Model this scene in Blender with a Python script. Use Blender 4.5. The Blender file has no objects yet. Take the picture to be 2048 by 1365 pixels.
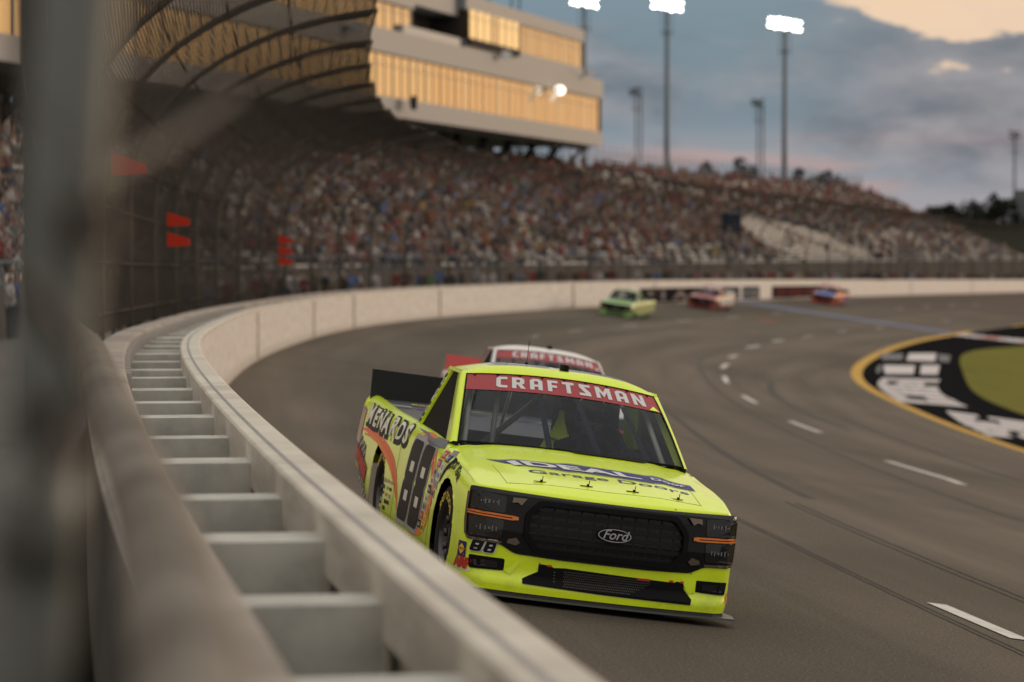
import bpy, bmesh, math, random
import numpy as np
from mathutils import Vector, Matrix
R = math.radians
sc = bpy.context.scene
C = sc.collection
random.seed(7)

# ------------------------------------------------------------------ camera
FPX = 6000.0
PITCH = math.atan((682.5 - 495.0) / FPX)
cam = bpy.data.cameras.new('camera')
cam.lens = 36.0 * FPX / 2048.0
cam.sensor_width = 36.0
cam.clip_start = 0.05
cam.clip_end = 6000
cam.dof.use_dof = True
cam.dof.focus_distance = 20.4
cam.dof.aperture_fstop = 2.0
cam.dof.aperture_blades = 9
camo = bpy.data.objects.new('camera', cam)
camo.location = (0, 0, 0)
camo.rotation_euler = (R(90) - PITCH, 0, 0)
C.objects.link(camo)
sc.camera = camo

# ------------------------------------------------------------------ view
sc.view_settings.view_transform = 'Standard'
sc.view_settings.look = 'None'
sc.view_settings.exposure = 0.10
sc.view_settings.gamma = 1.0
sc.cycles.use_denoising = True
sc.cycles.max_bounces = 6
sc.cycles.transparent_max_bounces = 24
sc.cycles.sample_clamp_indirect = 4.0
sc.cycles.caustics_reflective = False
sc.cycles.caustics_refractive = False

SUN_AZ = R(48)      # clockwise from +Y
SUN_EL = R(9)

# ------------------------------------------------------------------ node helper
class NT:
    def __init__(s, tree):
        s.t = tree; s.n = tree.nodes; s.l = tree.links
    def new(s, ty, **kw):
        n = s.n.new(ty)
        for k, v in kw.items(): setattr(n, k, v)
        return n
    def link(s, a, b): s.l.new(a, b)
    def setin(s, sock, v):
        if isinstance(v, bpy.types.NodeSocket): s.l.new(v, sock)
        elif isinstance(v, (tuple, list)) and len(v) == 3 and sock.type == 'RGBA': sock.default_value = (*v, 1)
        else: sock.default_value = v
    def math(s, op, a, b=None, c=None, clamp=False):
        n = s.new('ShaderNodeMath', operation=op, use_clamp=clamp)
        s.setin(n.inputs[0], a)
        if b is not None: s.setin(n.inputs[1], b)
        if c is not None: s.setin(n.inputs[2], c)
        return n.outputs[0]
    def mix(s, f, a, b):
        n = s.new('ShaderNodeMix', data_type='RGBA')
        s.setin(n.inputs[0], f); s.setin(n.inputs[6], a); s.setin(n.inputs[7], b)
        return n.outputs[2]
    def ramp(s, f, stops):
        n = s.new('ShaderNodeValToRGB')
        e = n.color_ramp.elements
        while len(e) < len(stops): e.new(0.5)
        for i, (p, c) in enumerate(stops):
            e[i].position = p; e[i].color = (*c, 1) if len(c) == 3 else c
        s.setin(n.inputs[0], f); return n.outputs[0]
    def sstep(s, v, a, b):
        n = s.new('ShaderNodeMapRange', interpolation_type='SMOOTHSTEP')
        s.setin(n.inputs[0], v); s.setin(n.inputs[1], a); s.setin(n.inputs[2], b)
        return n.outputs[0]
    def comb(s, x, y, z):
        n = s.new('ShaderNodeCombineXYZ')
        s.setin(n.inputs[0], x); s.setin(n.inputs[1], y); s.setin(n.inputs[2], z); return n.outputs[0]
    def noise(s, vec, scale=5, detail=4, rough=.5, dist=0):
        n = s.new('ShaderNodeTexNoise')
        if vec is not None: s.link(vec, n.inputs['Vector'])
        n.inputs['Scale'].default_value = scale; n.inputs['Detail'].default_value = detail
        n.inputs['Roughness'].default_value = rough; n.inputs['Distortion'].default_value = dist
        return n.outputs[0]

# ------------------------------------------------------------------ world (dusk sky with broken cloud)
w = bpy.data.worlds.new('World'); sc.world = w; w.use_nodes = True
n = NT(w.node_tree); n.n.clear()
tc = n.new('ShaderNodeTexCoord')
sep = n.new('ShaderNodeSeparateXYZ'); n.link(tc.outputs['Generated'], sep.inputs[0])
az = n.math('ARCTAN2', sep.outputs[0], sep.outputs[1])
el = n.math('ARCSINE', sep.outputs[2])
sky = n.new('ShaderNodeTexSky', sky_type='NISHITA')
sky.sun_disc = False; sky.sun_elevation = SUN_EL; sky.sun_rotation = SUN_AZ
sky.air_density = 1.5; sky.dust_density = 2.5
skyc = n.new('ShaderNodeVectorMath', operation='SCALE'); n.link(sky.outputs[0], skyc.inputs[0]); skyc.inputs[3].default_value = 0.1
cv = n.comb(n.math('MULTIPLY', az, 9.5), n.math('MULTIPLY', el, 24.0), 5.3)
cvf = n.comb(n.math('MULTIPLY', az, 6.0), n.math('MULTIPLY', el, 60.0), 9.1)
n1 = n.noise(cv, 1.0, 6, .55, .3)
n2 = n.noise(cvf, 1.0, 4, .5, .2)
n3 = n.noise(cv, 3.4, 5, .55, .15)
low = n.ramp(n.math('MULTIPLY', el, 10.0), [(0.0, (.36, .32, .33)), (.14, (.34, .34, .38)), (.28, (.27, .33, .39)), (.45, (.150, .235, .305)), (.72, (.150, .245, .32)), (1.0, (.185, .275, .365))])
# grey cloud patches
m1 = n.sstep(n1, .46, .60)
low = n.mix(n.math('MULTIPLY', m1, .65), low, n.ramp(n3, [(.36, (.115, .155, .21)), (.62, (.31, .315, .355))]))
# big bank of cloud to the right
mr = n.math('MULTIPLY', n.sstep(n.math('ADD', az, n.math('MULTIPLY', n1, .05)), .095, .165), n.sstep(el, .014, .036))
low = n.mix(n.math('MULTIPLY', mr, .75), low, n.ramp(n3, [(.36, (.125, .155, .21)), (.62, (.30, .295, .335))]))
# pink streaks near the horizon
pk = n.math('MULTIPLY', n.sstep(n2, .50, .66), n.math('MULTIPLY', n.sstep(el, .040, .024), n.sstep(el, .0, .016)))
low = n.mix(n.math('MULTIPLY', n.math('MULTIPLY', pk, .85), n.sstep(az, .0, .06)), low, (.55, .34, .31))
# peach opening above the cloud edge to the right
edge = n.math('SUBTRACT', .0775, n.math('MULTIPLY', n.math('SUBTRACT', az, .113), .26))
edge = n.math('SUBTRACT', edge, n.math('MULTIPLY', n.math('SUBTRACT', n3, .5), .062))
pe = n.math('MULTIPLY', n.sstep(n.math('SUBTRACT', el, edge), -.001, .0035), n.sstep(n.math('ADD', az, n.math('MULTIPLY', n.math('SUBTRACT', n3, .5), .10)), .085, .125))
low = n.mix(pe, low, n.ramp(n1, [(.3, (.86, .62, .44)), (.7, (.70, .56, .46))]))
# the rest of the dome: bright soft overcast, golden opening round the sunset
gl = n.math('MULTIPLY', n.math('SUBTRACT', az, .66), n.math('SUBTRACT', az, .66))
glow = n.math('MULTIPLY', n.math('EXPONENT', n.math('MULTIPLY', gl, -4.5)), n.math('EXPONENT', n.math('MULTIPLY', n.math('ABSOLUTE', el), -4.0)))
dome = n.mix(n.sstep(el, .1, .9), n.mix(m1, (.46, .45, .45), (.62, .57, .52)), n.mix(m1, (.94, .89, .82), (1.10, 1.02, .92)))
dome = n.mix(n.math('MULTIPLY', glow, 1.0, clamp=True), dome, (1.9, 1.15, .52))
side = n.sstep(n.math('ABSOLUTE', az), .21, .34)
upm = n.sstep(el, .085, .16)
m = n.math('MAXIMUM', side, upm)
allc = n.mix(m, low, dome)
allc = n.mix(.10, allc, skyc.outputs[0])
below = n.sstep(el, -.002, -.03)
allc = n.mix(below, allc, (.16, .15, .14))
bg = n.new('ShaderNodeBackground'); n.link(allc, bg.inputs[0]); bg.inputs[1].default_value = 1.0
wo = n.new('ShaderNodeOutputWorld'); n.link(bg.outputs[0], wo.inputs[0])

# ------------------------------------------------------------------ sun
sl = bpy.data.lights.new('sun', 'SUN'); sl.energy = 0.6; sl.angle = R(12); sl.color = (1, .80, .62)
so = bpy.data.objects.new('sun', sl); C.objects.link(so)
so.rotation_euler = Vector((math.sin(SUN_AZ) * math.cos(SUN_EL), math.cos(SUN_AZ) * math.cos(SUN_EL), math.sin(SUN_EL))).to_track_quat('Z', 'Y').to_euler()

# ------------------------------------------------------------------ materials
MATS = {}
def mat(name, col=(.5, .5, .5), rough=.5, metal=0., coat=0., noise=0., nscale=8., emit=None, bump=0., spec=.5, obj=False, streak=None, dirt=None):
    if name in MATS: return MATS[name]
    m = bpy.data.materials.new(name); m.use_nodes = True; MATS[name] = m
    t = NT(m.node_tree); b = t.n['Principled BSDF']
    b.inputs['Roughness'].default_value = rough; b.inputs['Metallic'].default_value = metal
    b.inputs['Coat Weight'].default_value = coat; b.inputs['Coat Roughness'].default_value = .08
    if spec == .5 and rough >= .55 and not coat: spec = .10
    b.inputs['Specular IOR Level'].default_value = spec
    c = (*col, 1)
    b.inputs['Base Color'].default_value = c
    if obj:
        oi = t.new('ShaderNodeObjectInfo'); t.link(oi.outputs['Color'], b.inputs['Base Color'])
    if noise > 0:
        tcn = t.new('ShaderNodeTexCoord')
        vec = tcn.outputs['Object']
        if streak:
            mp = t.new('ShaderNodeMapping'); mp.inputs['Scale'].default_value = streak; t.link(vec, mp.inputs[0]); vec = mp.outputs[0]
        f = t.noise(vec, nscale, 6, .6)
        d = dirt or tuple(x * .55 for x in col)
        o = t.mix(t.math('MULTIPLY', t.sstep(f, .35, .75), noise), c[:3], d)
        t.link(o, b.inputs['Base Color'])
        r2 = t.math('ADD', rough - .08, t.math('MULTIPLY', f, .2)); t.link(r2, b.inputs['Roughness'])
        if bump > 0:
            bp = t.new('ShaderNodeBump'); bp.inputs['Strength'].default_value = bump; bp.inputs['Distance'].default_value = .02
            t.link(f, bp.inputs['Height']); t.link(bp.outputs[0], b.inputs['Normal'])
    if emit:
        b.inputs['Emission Color'].default_value = (*emit[0], 1); b.inputs['Emission Strength'].default_value = emit[1]
    return m

# ------------------------------------------------------------------ mesh helpers
def mesh_obj(name, verts, faces, mats, parent=None, smooth=False, midx=None, kind=None, link=True):
    me = bpy.data.meshes.new(name)
    me.from_pydata([tuple(map(float, v)) for v in verts], [], faces)
    for m in (mats if isinstance(mats, (list, tuple)) else [mats]): me.materials.append(m)
    if midx is not None: me.polygons.foreach_set('material_index', midx)
    if smooth: me.polygons.foreach_set('use_smooth', [True] * len(me.polygons))
    me.update()
    o = bpy.data.objects.new(name, me)
    if link: C.objects.link(o)
    if parent: o.parent = parent
    if kind: o['kind'] = kind
    return o
def tag(o, label=None, cat=None, group=None, kind=None):
    if label: o['label'] = label
    if cat: o['category'] = cat
    if group: o['group'] = group
    if kind: o['kind'] = kind
    return o
def empty(name, loc=(0, 0, 0), rz=0.):
    o = bpy.data.objects.new(name, None); o.location = loc; o.rotation_euler = (0, 0, rz); o.empty_display_size = .2
    C.objects.link(o); return o
class MB:
    """collects shapes into one mesh"""
    def __init__(s): s.v = []; s.f = []; s.m = []
    def add(s, v, f, mi=0):
        b = len(s.v); s.v += [tuple(x) for x in v]; s.f += [tuple(b + i for i in q) for q in f]; s.m += [mi] * len(f); return s
    def box(s, c, d, mi=0, rot=None):
        x, y, z = [k / 2 for k in d]
        v = [Vector(p) for p in ((-x, -y, -z), (x, -y, -z), (x, y, -z), (-x, y, -z), (-x, -y, z), (x, -y, z), (x, y, z), (-x, y, z))]
        if rot is not None: v = [rot @ p for p in v]
        v = [p + Vector(c) for p in v]
        return s.add(v, [(0, 3, 2, 1), (4, 5, 6, 7), (0, 1, 5, 4), (1, 2, 6, 5), (2, 3, 7, 6), (3, 0, 4, 7)], mi)
    def tube(s, pts, r, k=8, mi=0, caps=True):
        pts = [Vector(p) for p in pts]; rs = r if isinstance(r, (list, tuple)) else [r] * len(pts)
        rings = []; ref = None
        for i, p in enumerate(pts):
            d = (pts[min(i + 1, len(pts) - 1)] - pts[max(i - 1, 0)]).normalized()
            if ref is None: ref = Vector((0, 0, 1)) if abs(d.z) < .9 else Vector((1, 0, 0))
            a = d.cross(ref).normalized(); b = d.cross(a).normalized(); ref = -b if False else ref
            rings.append([p + (a * math.cos(2 * math.pi * j / k) + b * math.sin(2 * math.pi * j / k)) * rs[i] for j in range(k)])
        v = [q for g in rings for q in g]; f = []
        for i in range(len(pts) - 1):
            for j in range(k):
                f.append((i * k + j, i * k + (j + 1) % k, (i + 1) * k + (j + 1) % k, (i + 1) * k + j))
        if caps: f.append(tuple(range(k - 1, -1, -1))); f.append(tuple((len(pts) - 1) * k + j for j in range(k)))
        return s.add(v, f, mi)
    def grid(s, P, mi=0, flip=False):
        a = len(P); b = len(P[0]); v = [q for r in P for q in r]; f = []
        for i in range(a - 1):
            for j in range(b - 1):
                q = (i * b + j, i * b + j + 1, (i + 1) * b + j + 1, (i + 1) * b + j)
                f.append(q[::-1] if flip else q)
        return s.add(v, f, mi)
    def lathe(s, prof, ax_o=(0, 0, 0), k=32, mi=0):
        # prof: (axial, radius) about the x axis
        P = []
        for a, r in prof:
            P.append([(ax_o[0] + a, ax_o[1] + r * math.cos(2 * math.pi * j / k), ax_o[2] + r * math.sin(2 * math.pi * j / k)) for j in range(k + 1)])
        return s.grid(P, mi)
    def build(s, name, mats, parent=None, smooth=False, kind=None):
        return mesh_obj(name, s.v, s.f, mats, parent, smooth, s.m, kind)

# flat artwork -> 2D mesh (text or outlines), then laid on a surface function
def flat(loops=None, text=None, size=.2, shear=0., bold=0., space=1., sx=1., align='CENTER', maxlen=.08):
    cu = bpy.data.curves.new('art', 'FONT' if text else 'CURVE')
    if text:
        cu.body = text; cu.size = size; cu.shear = shear; cu.offset = bold; cu.space_character = space
        cu.align_x = align; cu.align_y = 'CENTER'; cu.resolution_u = 3
    else:
        cu.dimensions = '2D'; cu.fill_mode = 'BOTH'
        for lp in loops:
            sp = cu.splines.new('POLY'); sp.points.add(len(lp) - 1)
            for i, p in enumerate(lp): sp.points[i].co = (p[0], p[1], 0, 1)
            sp.use_cyclic_u = True
    o = bpy.data.objects.new('art', cu); C.objects.link(o)
    dg = bpy.context.evaluated_depsgraph_get(); ev = o.evaluated_get(dg); me = ev.to_mesh()
    bm = bmesh.new(); bm.from_mesh(me); ev.to_mesh_clear()
    bpy.data.objects.remove(o); bpy.data.curves.remove(cu)
    bmesh.ops.remove_doubles(bm, verts=bm.verts, dist=1e-5)
    bmesh.ops.triangulate(bm, faces=bm.faces)
    for _ in range(7):
        es = [e for e in bm.edges if e.calc_length() > maxlen]
        if not es: break
        bmesh.ops.subdivide_edges(bm, edges=es, cuts=1)
        bmesh.ops.triangulate(bm, faces=bm.faces)
    for v in bm.verts: v.co.z = 0
    bmesh.ops.recalc_face_normals(bm, faces=bm.faces)
    vs = [(v.co.x * sx, v.co.y) for v in bm.verts]; fs = [tuple(v.index for v in f.verts) for f in bm.faces]
    bd = [(e.verts[0].index, e.verts[1].index) for e in bm.edges if len(e.link_faces) == 1]
    bm.free(); return vs, fs, bd
def lay(mb, art, fn, off=.003, skirt=0., mi=0, T=None):
    """fn(u, v, off) -> 3D point"""
    vs, fs, bd = art
    if T: vs = [T(*p) for p in vs]
    top = [fn(u, v, off) for u, v in vs]
    mb.add(top, fs, mi)
    if skirt:
        bot = [fn(u, v, off - skirt) for u, v in vs]
        idx = {}; vv = []; ff = []
        for a, b in bd:
            for q in (a, b):
                if q not in idx: idx[q] = len(vv); vv += [top[q], bot[q]]
            ff.append((idx[a], idx[b], idx[b] + 1, idx[a] + 1))
        mb.add(vv, ff, mi)
def ngon_round(pts, r, k=4):
    out = []; N = len(pts)
    for i in range(N):
        p = Vector(pts[i]); a = Vector(pts[i - 1]) - p; b = Vector(pts[(i + 1) % N]) - p
        rr = min(r, a.length * .48, b.length * .48)
        A = p + a.normalized() * rr; B = p + b.normalized() * rr
        for j in range(k + 1):
            t = j / k; q = A * (1 - t) ** 2 + p * 2 * t * (1 - t) + B * t * t
            out.append((q.x, q.y))
    return out
def offset_poly(pts, d):
    out = []; N = len(pts)
    ar = sum(pts[i - 1][0] * pts[i][1] - pts[i][0] * pts[i - 1][1] for i in range(N))
    sg = 1 if ar > 0 else -1
    for i in range(N):
        p = Vector(pts[i]); a = (p - Vector(pts[i - 1])).normalized(); b = (Vector(pts[(i + 1) % N]) - p).normalized()
        n1_ = Vector((a.y, -a.x)) * sg; n2_ = Vector((b.y, -b.x)) * sg; nn = (n1_ + n2_).normalized()
        out.append(tuple(p + nn * (d / max(.4, nn.dot(n1_)))))
    return out

# ------------------------------------------------------------------ the track's plan: outer wall line
WP = [(3.2, -12, -1, 1.1), (2.25, -6, -1, 1.1), (1.35, 0, -1, 1.1), (.2, 6.9, -1, 1.1), (-.22, 9.4, -1, 1.1), (-.79, 13, -1, 1.1), (-1.39, 17, -1, 1.1), (-2.18, 22.5, -1, 1.1), (-3.0, 28.6, -1, 1.1),
      (-4.64, 47.5, -1.21, 1.16), (-6.59, 87.1, -1.62, 1.295), (-6.27, 115.3, -1.78, 1.378), (-3.32, 146.2, -1.95, 1.462), (5.22, 178.2, -2.05, 1.485),
      (18.5, 222.8, -2.42, 1.485), (30.24, 261.9, -2.84, 1.485), (60.75, 356.4, -3.86, 1.485), (121.5, 540, -5.67, 1.485), (200, 780, -8., 1.485)]
def _curve(P, nn=40):
    P = np.array(P, float); out = []
    for i in range(len(P) - 1):
        p0 = P[max(i - 1, 0)]; p1 = P[i]; p2 = P[i + 1]; p3 = P[min(i + 2, len(P) - 1)]
        d1 = np.linalg.norm((p2 - p1)[:2]); d0 = max(np.linalg.norm((p1 - p0)[:2]), 1e-6); d2 = max(np.linalg.norm((p3 - p2)[:2]), 1e-6)
        v = (p2 - p1) / d1
        m1_ = v if i == 0 else ((p1 - p0) / d0 * d1 + v * d0) / (d0 + d1)
        m2_ = v if i == len(P) - 2 else (v * d2 + (p3 - p2) / d2 * d1) / (d1 + d2)
        for t in np.arange(nn) / nn:
            out.append((2 * t**3 - 3 * t * t + 1) * p1 + (t**3 - 2 * t * t + t) * m1_ * d1 + (-2 * t**3 + 3 * t * t) * p2 + (t**3 - t * t) * m2_ * d1)
    out.append(P[-1]); return np.array(out)
_c = _curve(WP); _s = np.r_[0, np.cumsum(np.hypot(*np.diff(_c[:, :2], axis=0).T))]
_g = np.arange(0, _s[-1], 1.0); QW = np.stack([np.interp(_g, _s, _c[:, k]) for k in range(4)], 1)
for _ in range(3):
    _r = QW.copy()
    for i in range(1, len(QW) - 1):
        ww = min(4, i, len(QW) - 1 - i); _r[i] = QW[i - ww:i + ww + 1].mean(0)
    QW = _r
SG = np.r_[0, np.cumsum(np.hypot(*np.diff(QW[:, :2], axis=0).T))]
TG = np.gradient(QW[:, :2], axis=0); TG /= np.linalg.norm(TG, axis=1)[:, None]
def wl(s): return [float(np.interp(s, SG, QW[:, k])) for k in range(4)] + [float(np.interp(s, SG, TG[:, k])) for k in range(2)]
def fall(u): return 0 if u < 0 else (.14 * u if u < 30 else 4.2 + .01 * (u - 30))
def tp(s, u, dz=0.):           # point on the racing surface, u metres in from the wall
    x, y, z, H, tx, ty = wl(s); return Vector((x + ty * u, y - tx * u, z - H - fall(u) + dz))
def cp(s, u, dz=0.):           # same, measured from the wall's top
    x, y, z, H, tx, ty = wl(s); return Vector((x + ty * u, y - tx * u, z + dz))
def kf(s):
    t = min(max((s - 42) / 85, 0), 1); return 1 + .35 * t
def head(s):
    x, y, z, H, tx, ty = wl(s); return math.atan2(tx, ty)

# ================================================================== SETTING
def strip(name, s0, s1, ds, us, mats, dz=0., kind='structure', fn=tp, uv=True, link=True):
    ss = np.arange(s0, s1 + ds * .5, ds); v = []; f = []; U = []
    for s in ss:
        for u in us:
            v.append(fn(s, u, dz)); U.append((s, u))
    k = len(us)
    for i in range(len(ss) - 1):
        for j in range(k - 1):
            f.append((i * k + j, i * k + j + 1, (i + 1) * k + j + 1, (i + 1) * k + j))
    o = mesh_obj(name, v, f, mats, kind=kind)
    if uv:
        l = o.data.uv_layers.new(name='UVMap')
        for p in o.data.polygons:
            for li, vi in zip(p.loop_indices, p.vertices): l.data[li].uv = U[vi]
    return o
def fac(u): return u[0]
# asphalt with grain, worn grooves running along the lane, seams
def asphalt():
    m = bpy.data.materials.new('asphalt'); m.use_nodes = True; t = NT(m.node_tree); b = t.n['Principled BSDF']
    uv = t.new('ShaderNodeUVMap'); uv.uv_map = 'UVMap'
    sp = t.new('ShaderNodeSeparateXYZ'); t.link(uv.outputs[0], sp.inputs[0])
    S, U = sp.outputs[0], sp.outputs[1]
    fine = t.noise(t.comb(S, U, 0.), 42, 4, .8)
    grit = t.noise(t.comb(S, U, 2.), 16, 4, .7)
    lane = t.noise(t.comb(t.math('MULTIPLY', S, .02), t.math('MULTIPLY', U, .55), 0.), 1.0, 5, .6)
    lane2 = t.noise(t.comb(t.math('MULTIPLY', S, .05), t.math('MULTIPLY', U, 2.2), 5.), 1.0, 4, .6)
    c = t.mix(t.sstep(lane, .35, .68), (.098, .081, .063), (.145, .122, .096))
    c = t.mix(t.math('MULTIPLY', t.sstep(lane2, .5, .75), .35), c, (.072, .062, .052))
    # dark rubbered groove near the wall-side line
    g1 = t.math('MULTIPLY', t.sstep(t.math('ABSOLUTE', t.math('SUBTRACT', U, t.math('ADD', 2.4, t.math('MULTIPLY', lane2, 1.8)))), 2.0, .9), .55)
    c = t.mix(g1, c, (.060, .054, .048))
    c = t.mix(t.math('MULTIPLY', t.sstep(fine, .50, .70), .65), c, (.34, .31, .26))
    patch = t.noise(t.comb(t.math('MULTIPLY', S, .06), t.math('MULTIPLY', U, .12), 11.), 1.0, 5, .6)
    c = t.mix(t.math('MULTIPLY', t.sstep(patch, .45, .68), .45), c, (.060, .049, .039))
    c = t.mix(t.math('MULTIPLY', t.sstep(grit, .42, .2), .5), c, (.035, .031, .028))
    # far straight is redder, older surface
    c = t.mix(t.math('MULTIPLY', t.sstep(S, 200, 330), .75), c, (.085, .060, .052))
    t.link(c, b.inputs['Base Color']); b.inputs['Roughness'].default_value = .85; b.inputs['Specular IOR Level'].default_value = .06
    bp = t.new('ShaderNodeBump'); bp.inputs['Strength'].default_value = .35; bp.inputs['Distance'].default_value = .012
    t.link(t.math('ADD', fine, grit), bp.inputs['Height']); t.link(bp.outputs[0], b.inputs['Normal'])
    return m
AS = asphalt()
strip('race_track', 0, 560, 1.5, [0, 1.5, 3, 5, 7.5, 10, 13, 16, 20, 25, 30, 40], AS)
paint_w = mat('white_paint', (.62, .60, .56), .6, noise=.5, nscale=6, dirt=(.33, .30, .27))
paint_far = mat('worn_white_paint', (.36, .33, .30), .6, noise=.6, nscale=3)
paint_y = mat('yellow_paint', (.52, .30, .035), .55, noise=.45, nscale=2)
paint_b = mat('blue_paint', (.12, .17, .30), .6, noise=.5, nscale=1.5, dirt=(.13, .15, .19))
paint_k = mat('black_apron_sealer', (.012, .012, .013), .95, noise=.4, nscale=.6, dirt=(.020, .019, .019), spec=.0)
rubber = mat('rubber_mark', (.045, .040, .036), .6, noise=.4, nscale=3)
def quad_strip(name, pts, width, mats, dz=.004, kind='structure'):
    """pts: list of (s,u); ribbon across u of given width (number or list)"""
    v = []; f = []
    for i, (s, u) in enumerate(pts):
        wd = width[i] if isinstance(width, list) else width
        v += [tp(s, u - wd / 2, dz), tp(s, u + wd / 2, dz)]
        if i: f.append((2 * i - 2, 2 * i - 1, 2 * i + 1, 2 * i))
    return mesh_obj(name, v, f, mats, kind=kind)
def interp_pts(P, s0, s1, ds=1.5):
    S_ = [p[0] for p in P]; U_ = [p[1] for p in P]
    return [(s, float(np.interp(s, S_, U_))) for s in np.arange(s0, s1 + ds * .5, ds)]
YL = [(20, 19.5), (60, 20.6), (98, 21.4), (116, 21.7), (135, 21.4), (158, 20.2), (169, 19.2), (182, 17.8), (201, 16.6), (220, 16.0), (260, 15.6), (560, 15.6)]
def smoothed(P):
    q = [(s, float(np.mean([np.interp(s + d, [p[0] for p in P], [p[1] for p in P]) for d in range(-12, 13, 3)]))) for s in range(20, 560, 3)]
    return q
YLs = smoothed(YL)
quad_strip('yellow_line', interp_pts(YLs, 30, 237), .55, paint_y, .008)
quad_strip('yellow_line', interp_pts(YLs, 262, 500), .30, paint_y, .008)
# black sealed apron between yellow line and grass
GE = smoothed([(20, 29), (120, 28.2), (143, 27.0), (172, 24.6), (188, 21.9), (198, 20.2), (207, 19.8), (216, 20.4), (240, 22.5), (260, 24), (560, 25)])
v = []; f = []
for i, (s, u) in enumerate(interp_pts(YLs, 40, 300)):
    g_ = float(np.interp(s, [p[0] for p in GE], [p[1] for p in GE])) + .3
    v += [tp(s, u + .18, .004), tp(s, (u + g_) / 2, .004), tp(s, g_, .004)]
    if i:
        for j in (0, 1): f.append((3 * i - 3 + j, 3 * i - 2 + j, 3 * i + 1 + j, 3 * i + j))
mesh_obj('apron', v, f, paint_k, kind='structure')
# infield grass
grass_m = mat('infield_grass', (.135, .125, .010), .9, noise=.6, nscale=.35, dirt=(.085, .090, .008), spec=.1)
v = []; f = []
for i, (s, u) in enumerate(interp_pts(GE, 30, 520)):
    v += [tp(s, u, .03), tp(s, u + 6, .05), tp(s, u + 16, .05), tp(s, u + 45, .02)]
    if i:
        for j in range(3): f.append((4 * i - 4 + j, 4 * i - 3 + j, 4 * i + 1 + j, 4 * i + j))
mesh_obj('infield_grass', v, f, grass_m, kind='structure')
gr = mat('far_ground', (.05, .055, .03), .95, noise=.5, nscale=.05)
mesh_obj('ground', [(-1500, -200, -9.5), (1500, -200, -9.5), (1500, 3500, -9.5), (-1500, 3500, -9.5)], [(0, 1, 2, 3)], gr, kind='structure')
# lane dashes
dash = [(33.8, 36.1, 5.85), (66.1, 74.2, 13.3), (89.5, 96.2, 14.3), (109.5, 115.7, 14.55), (128.2, 135.4, 14.5), (146.2, 152.2, 14.3), (160.5, 164, 13.7), (173.5, 177, 12.7), (183, 186, 12.25), (192, 195.5, 12.2), (205, 208.5, 12.0), (219, 222.5, 12), (250, 254, 11.8)]
for k, (a, b_, u) in enumerate(dash):
    quad_strip('lane_dash', [(s, u + (.12 if k in (1,) and s > a else 0)) for s in np.linspace(a, b_, 5)], .20 if k else .17, paint_w if k < 9 else paint_far, .008)
for a, b_ in ((150, 153.5), (163, 166.5), (176, 179.5), (189, 192.5), (203, 206.5), (217, 220)):
    quad_strip('lane_dash', [(a, 5.4), (b_, 5.4)], .16, paint_far, .006)
for a in (262, 276, 290, 304):
    quad_strip('lane_dash', [(a, 6.2), (a + 4, 6.2)], .20, paint_far, .006)
# start / finish stripe in faded blue blocks
for k in range(24):
    u0 = .3 + k * .63
    mesh_obj('finish_line_block', [tp(227.6, u0, .006), tp(227.6, u0 + .56, .006), tp(231.4, u0 + .56, .006), tp(231.4, u0, .006)], [(0, 1, 2, 3)], paint_b, kind='structure')
seam = [(20, 5.3), (33, 5.5), (42, 5.8), (58, 11.37), (74, 12.6), (102, 13.7), (129, 13.75), (147, 13.45), (168, 12.3), (200, 11)]
quad_strip('pavement_seam', interp_pts([(20, 5.42), (33, 5.50), (42, 5.75), (80, 6.0)], 22, 80), .035, rubber)
quad_strip('pavement_seam', interp_pts([(20, 5.49), (33, 5.57), (42, 5.82), (80, 6.1)], 22, 80), .022, rubber)
quad_strip('pavement_seam', interp_pts(smoothed([(20, 10.8), (58, 11.4), (74, 12.5), (102, 13.75), (129, 13.8), (147, 13.4), (168, 12.3), (200, 11.2)]), 40, 190), .11, rubber)
for s0, s1, u0, u1, wd in ((26, 52, 6.6, 7.7, .035), (26, 52, 6.72, 7.85, .035), (52, 95, 8.3, 10.4, .16), (60, 110, 15.5, 17.2, .2), (96, 140, 15.8, 16.6, .25), (120, 190, 6.4, 7.2, .25)):
    quad_strip('tyre_mark', [(s, u0 + (u1 - u0) * (s - s0) / (s1 - s0) + .25 * math.sin(s * .09)) for s in np.arange(s0, s1, 2.)], wd, rubber, .005)
red_m = mat('faded_red_paint', (.22, .075, .05), .7, noise=.5, nscale=2)
quad_strip('red_mark', [(205.5, 6.9), (207, 7.2), (209, 7.2)], [.5, 1.5, .6], red_m, .007)
# painted infield lettering: white strokes on the black apron and the pink-white logo at the line
pw = mat('infield_white_paint', (.56, .52, .52), .6, noise=.3, nscale=3)
pgrey = mat('infield_grey_paint', (.13, .13, .14), .6)
ppink = mat('infield_pink_paint', (.42, .20, .19), .6)
def letters_row(s0, s1, u0, u1, text, m, sk=0.):
    art = flat(text=text, size=1.0, bold=.035, maxlen=.25)
    xs = [p[0] for p in art[0]]; ys = [p[1] for p in art[0]]
    x0, x1, y0, y1 = min(xs), max(xs), min(ys), max(ys)
    mb = MB()
    def fn(x, y, off):
        a = (x - x0) / (x1 - x0); b2 = (y - y0) / (y1 - y0)
        s = s0 + (s1 - s0) * b2
        ul = float(np.interp(s, [p[0] for p in YLs], [p[1] for p in YLs])); ug = float(np.interp(s, [p[0] for p in GE], [p[1] for p in GE]))
        return tp(s, ul + (ug - ul) * (u0 + (u1 - u0) * a), off)
    lay(mb, art, fn, .010); return mb.build('painted_lettering', m, kind='structure')
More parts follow.
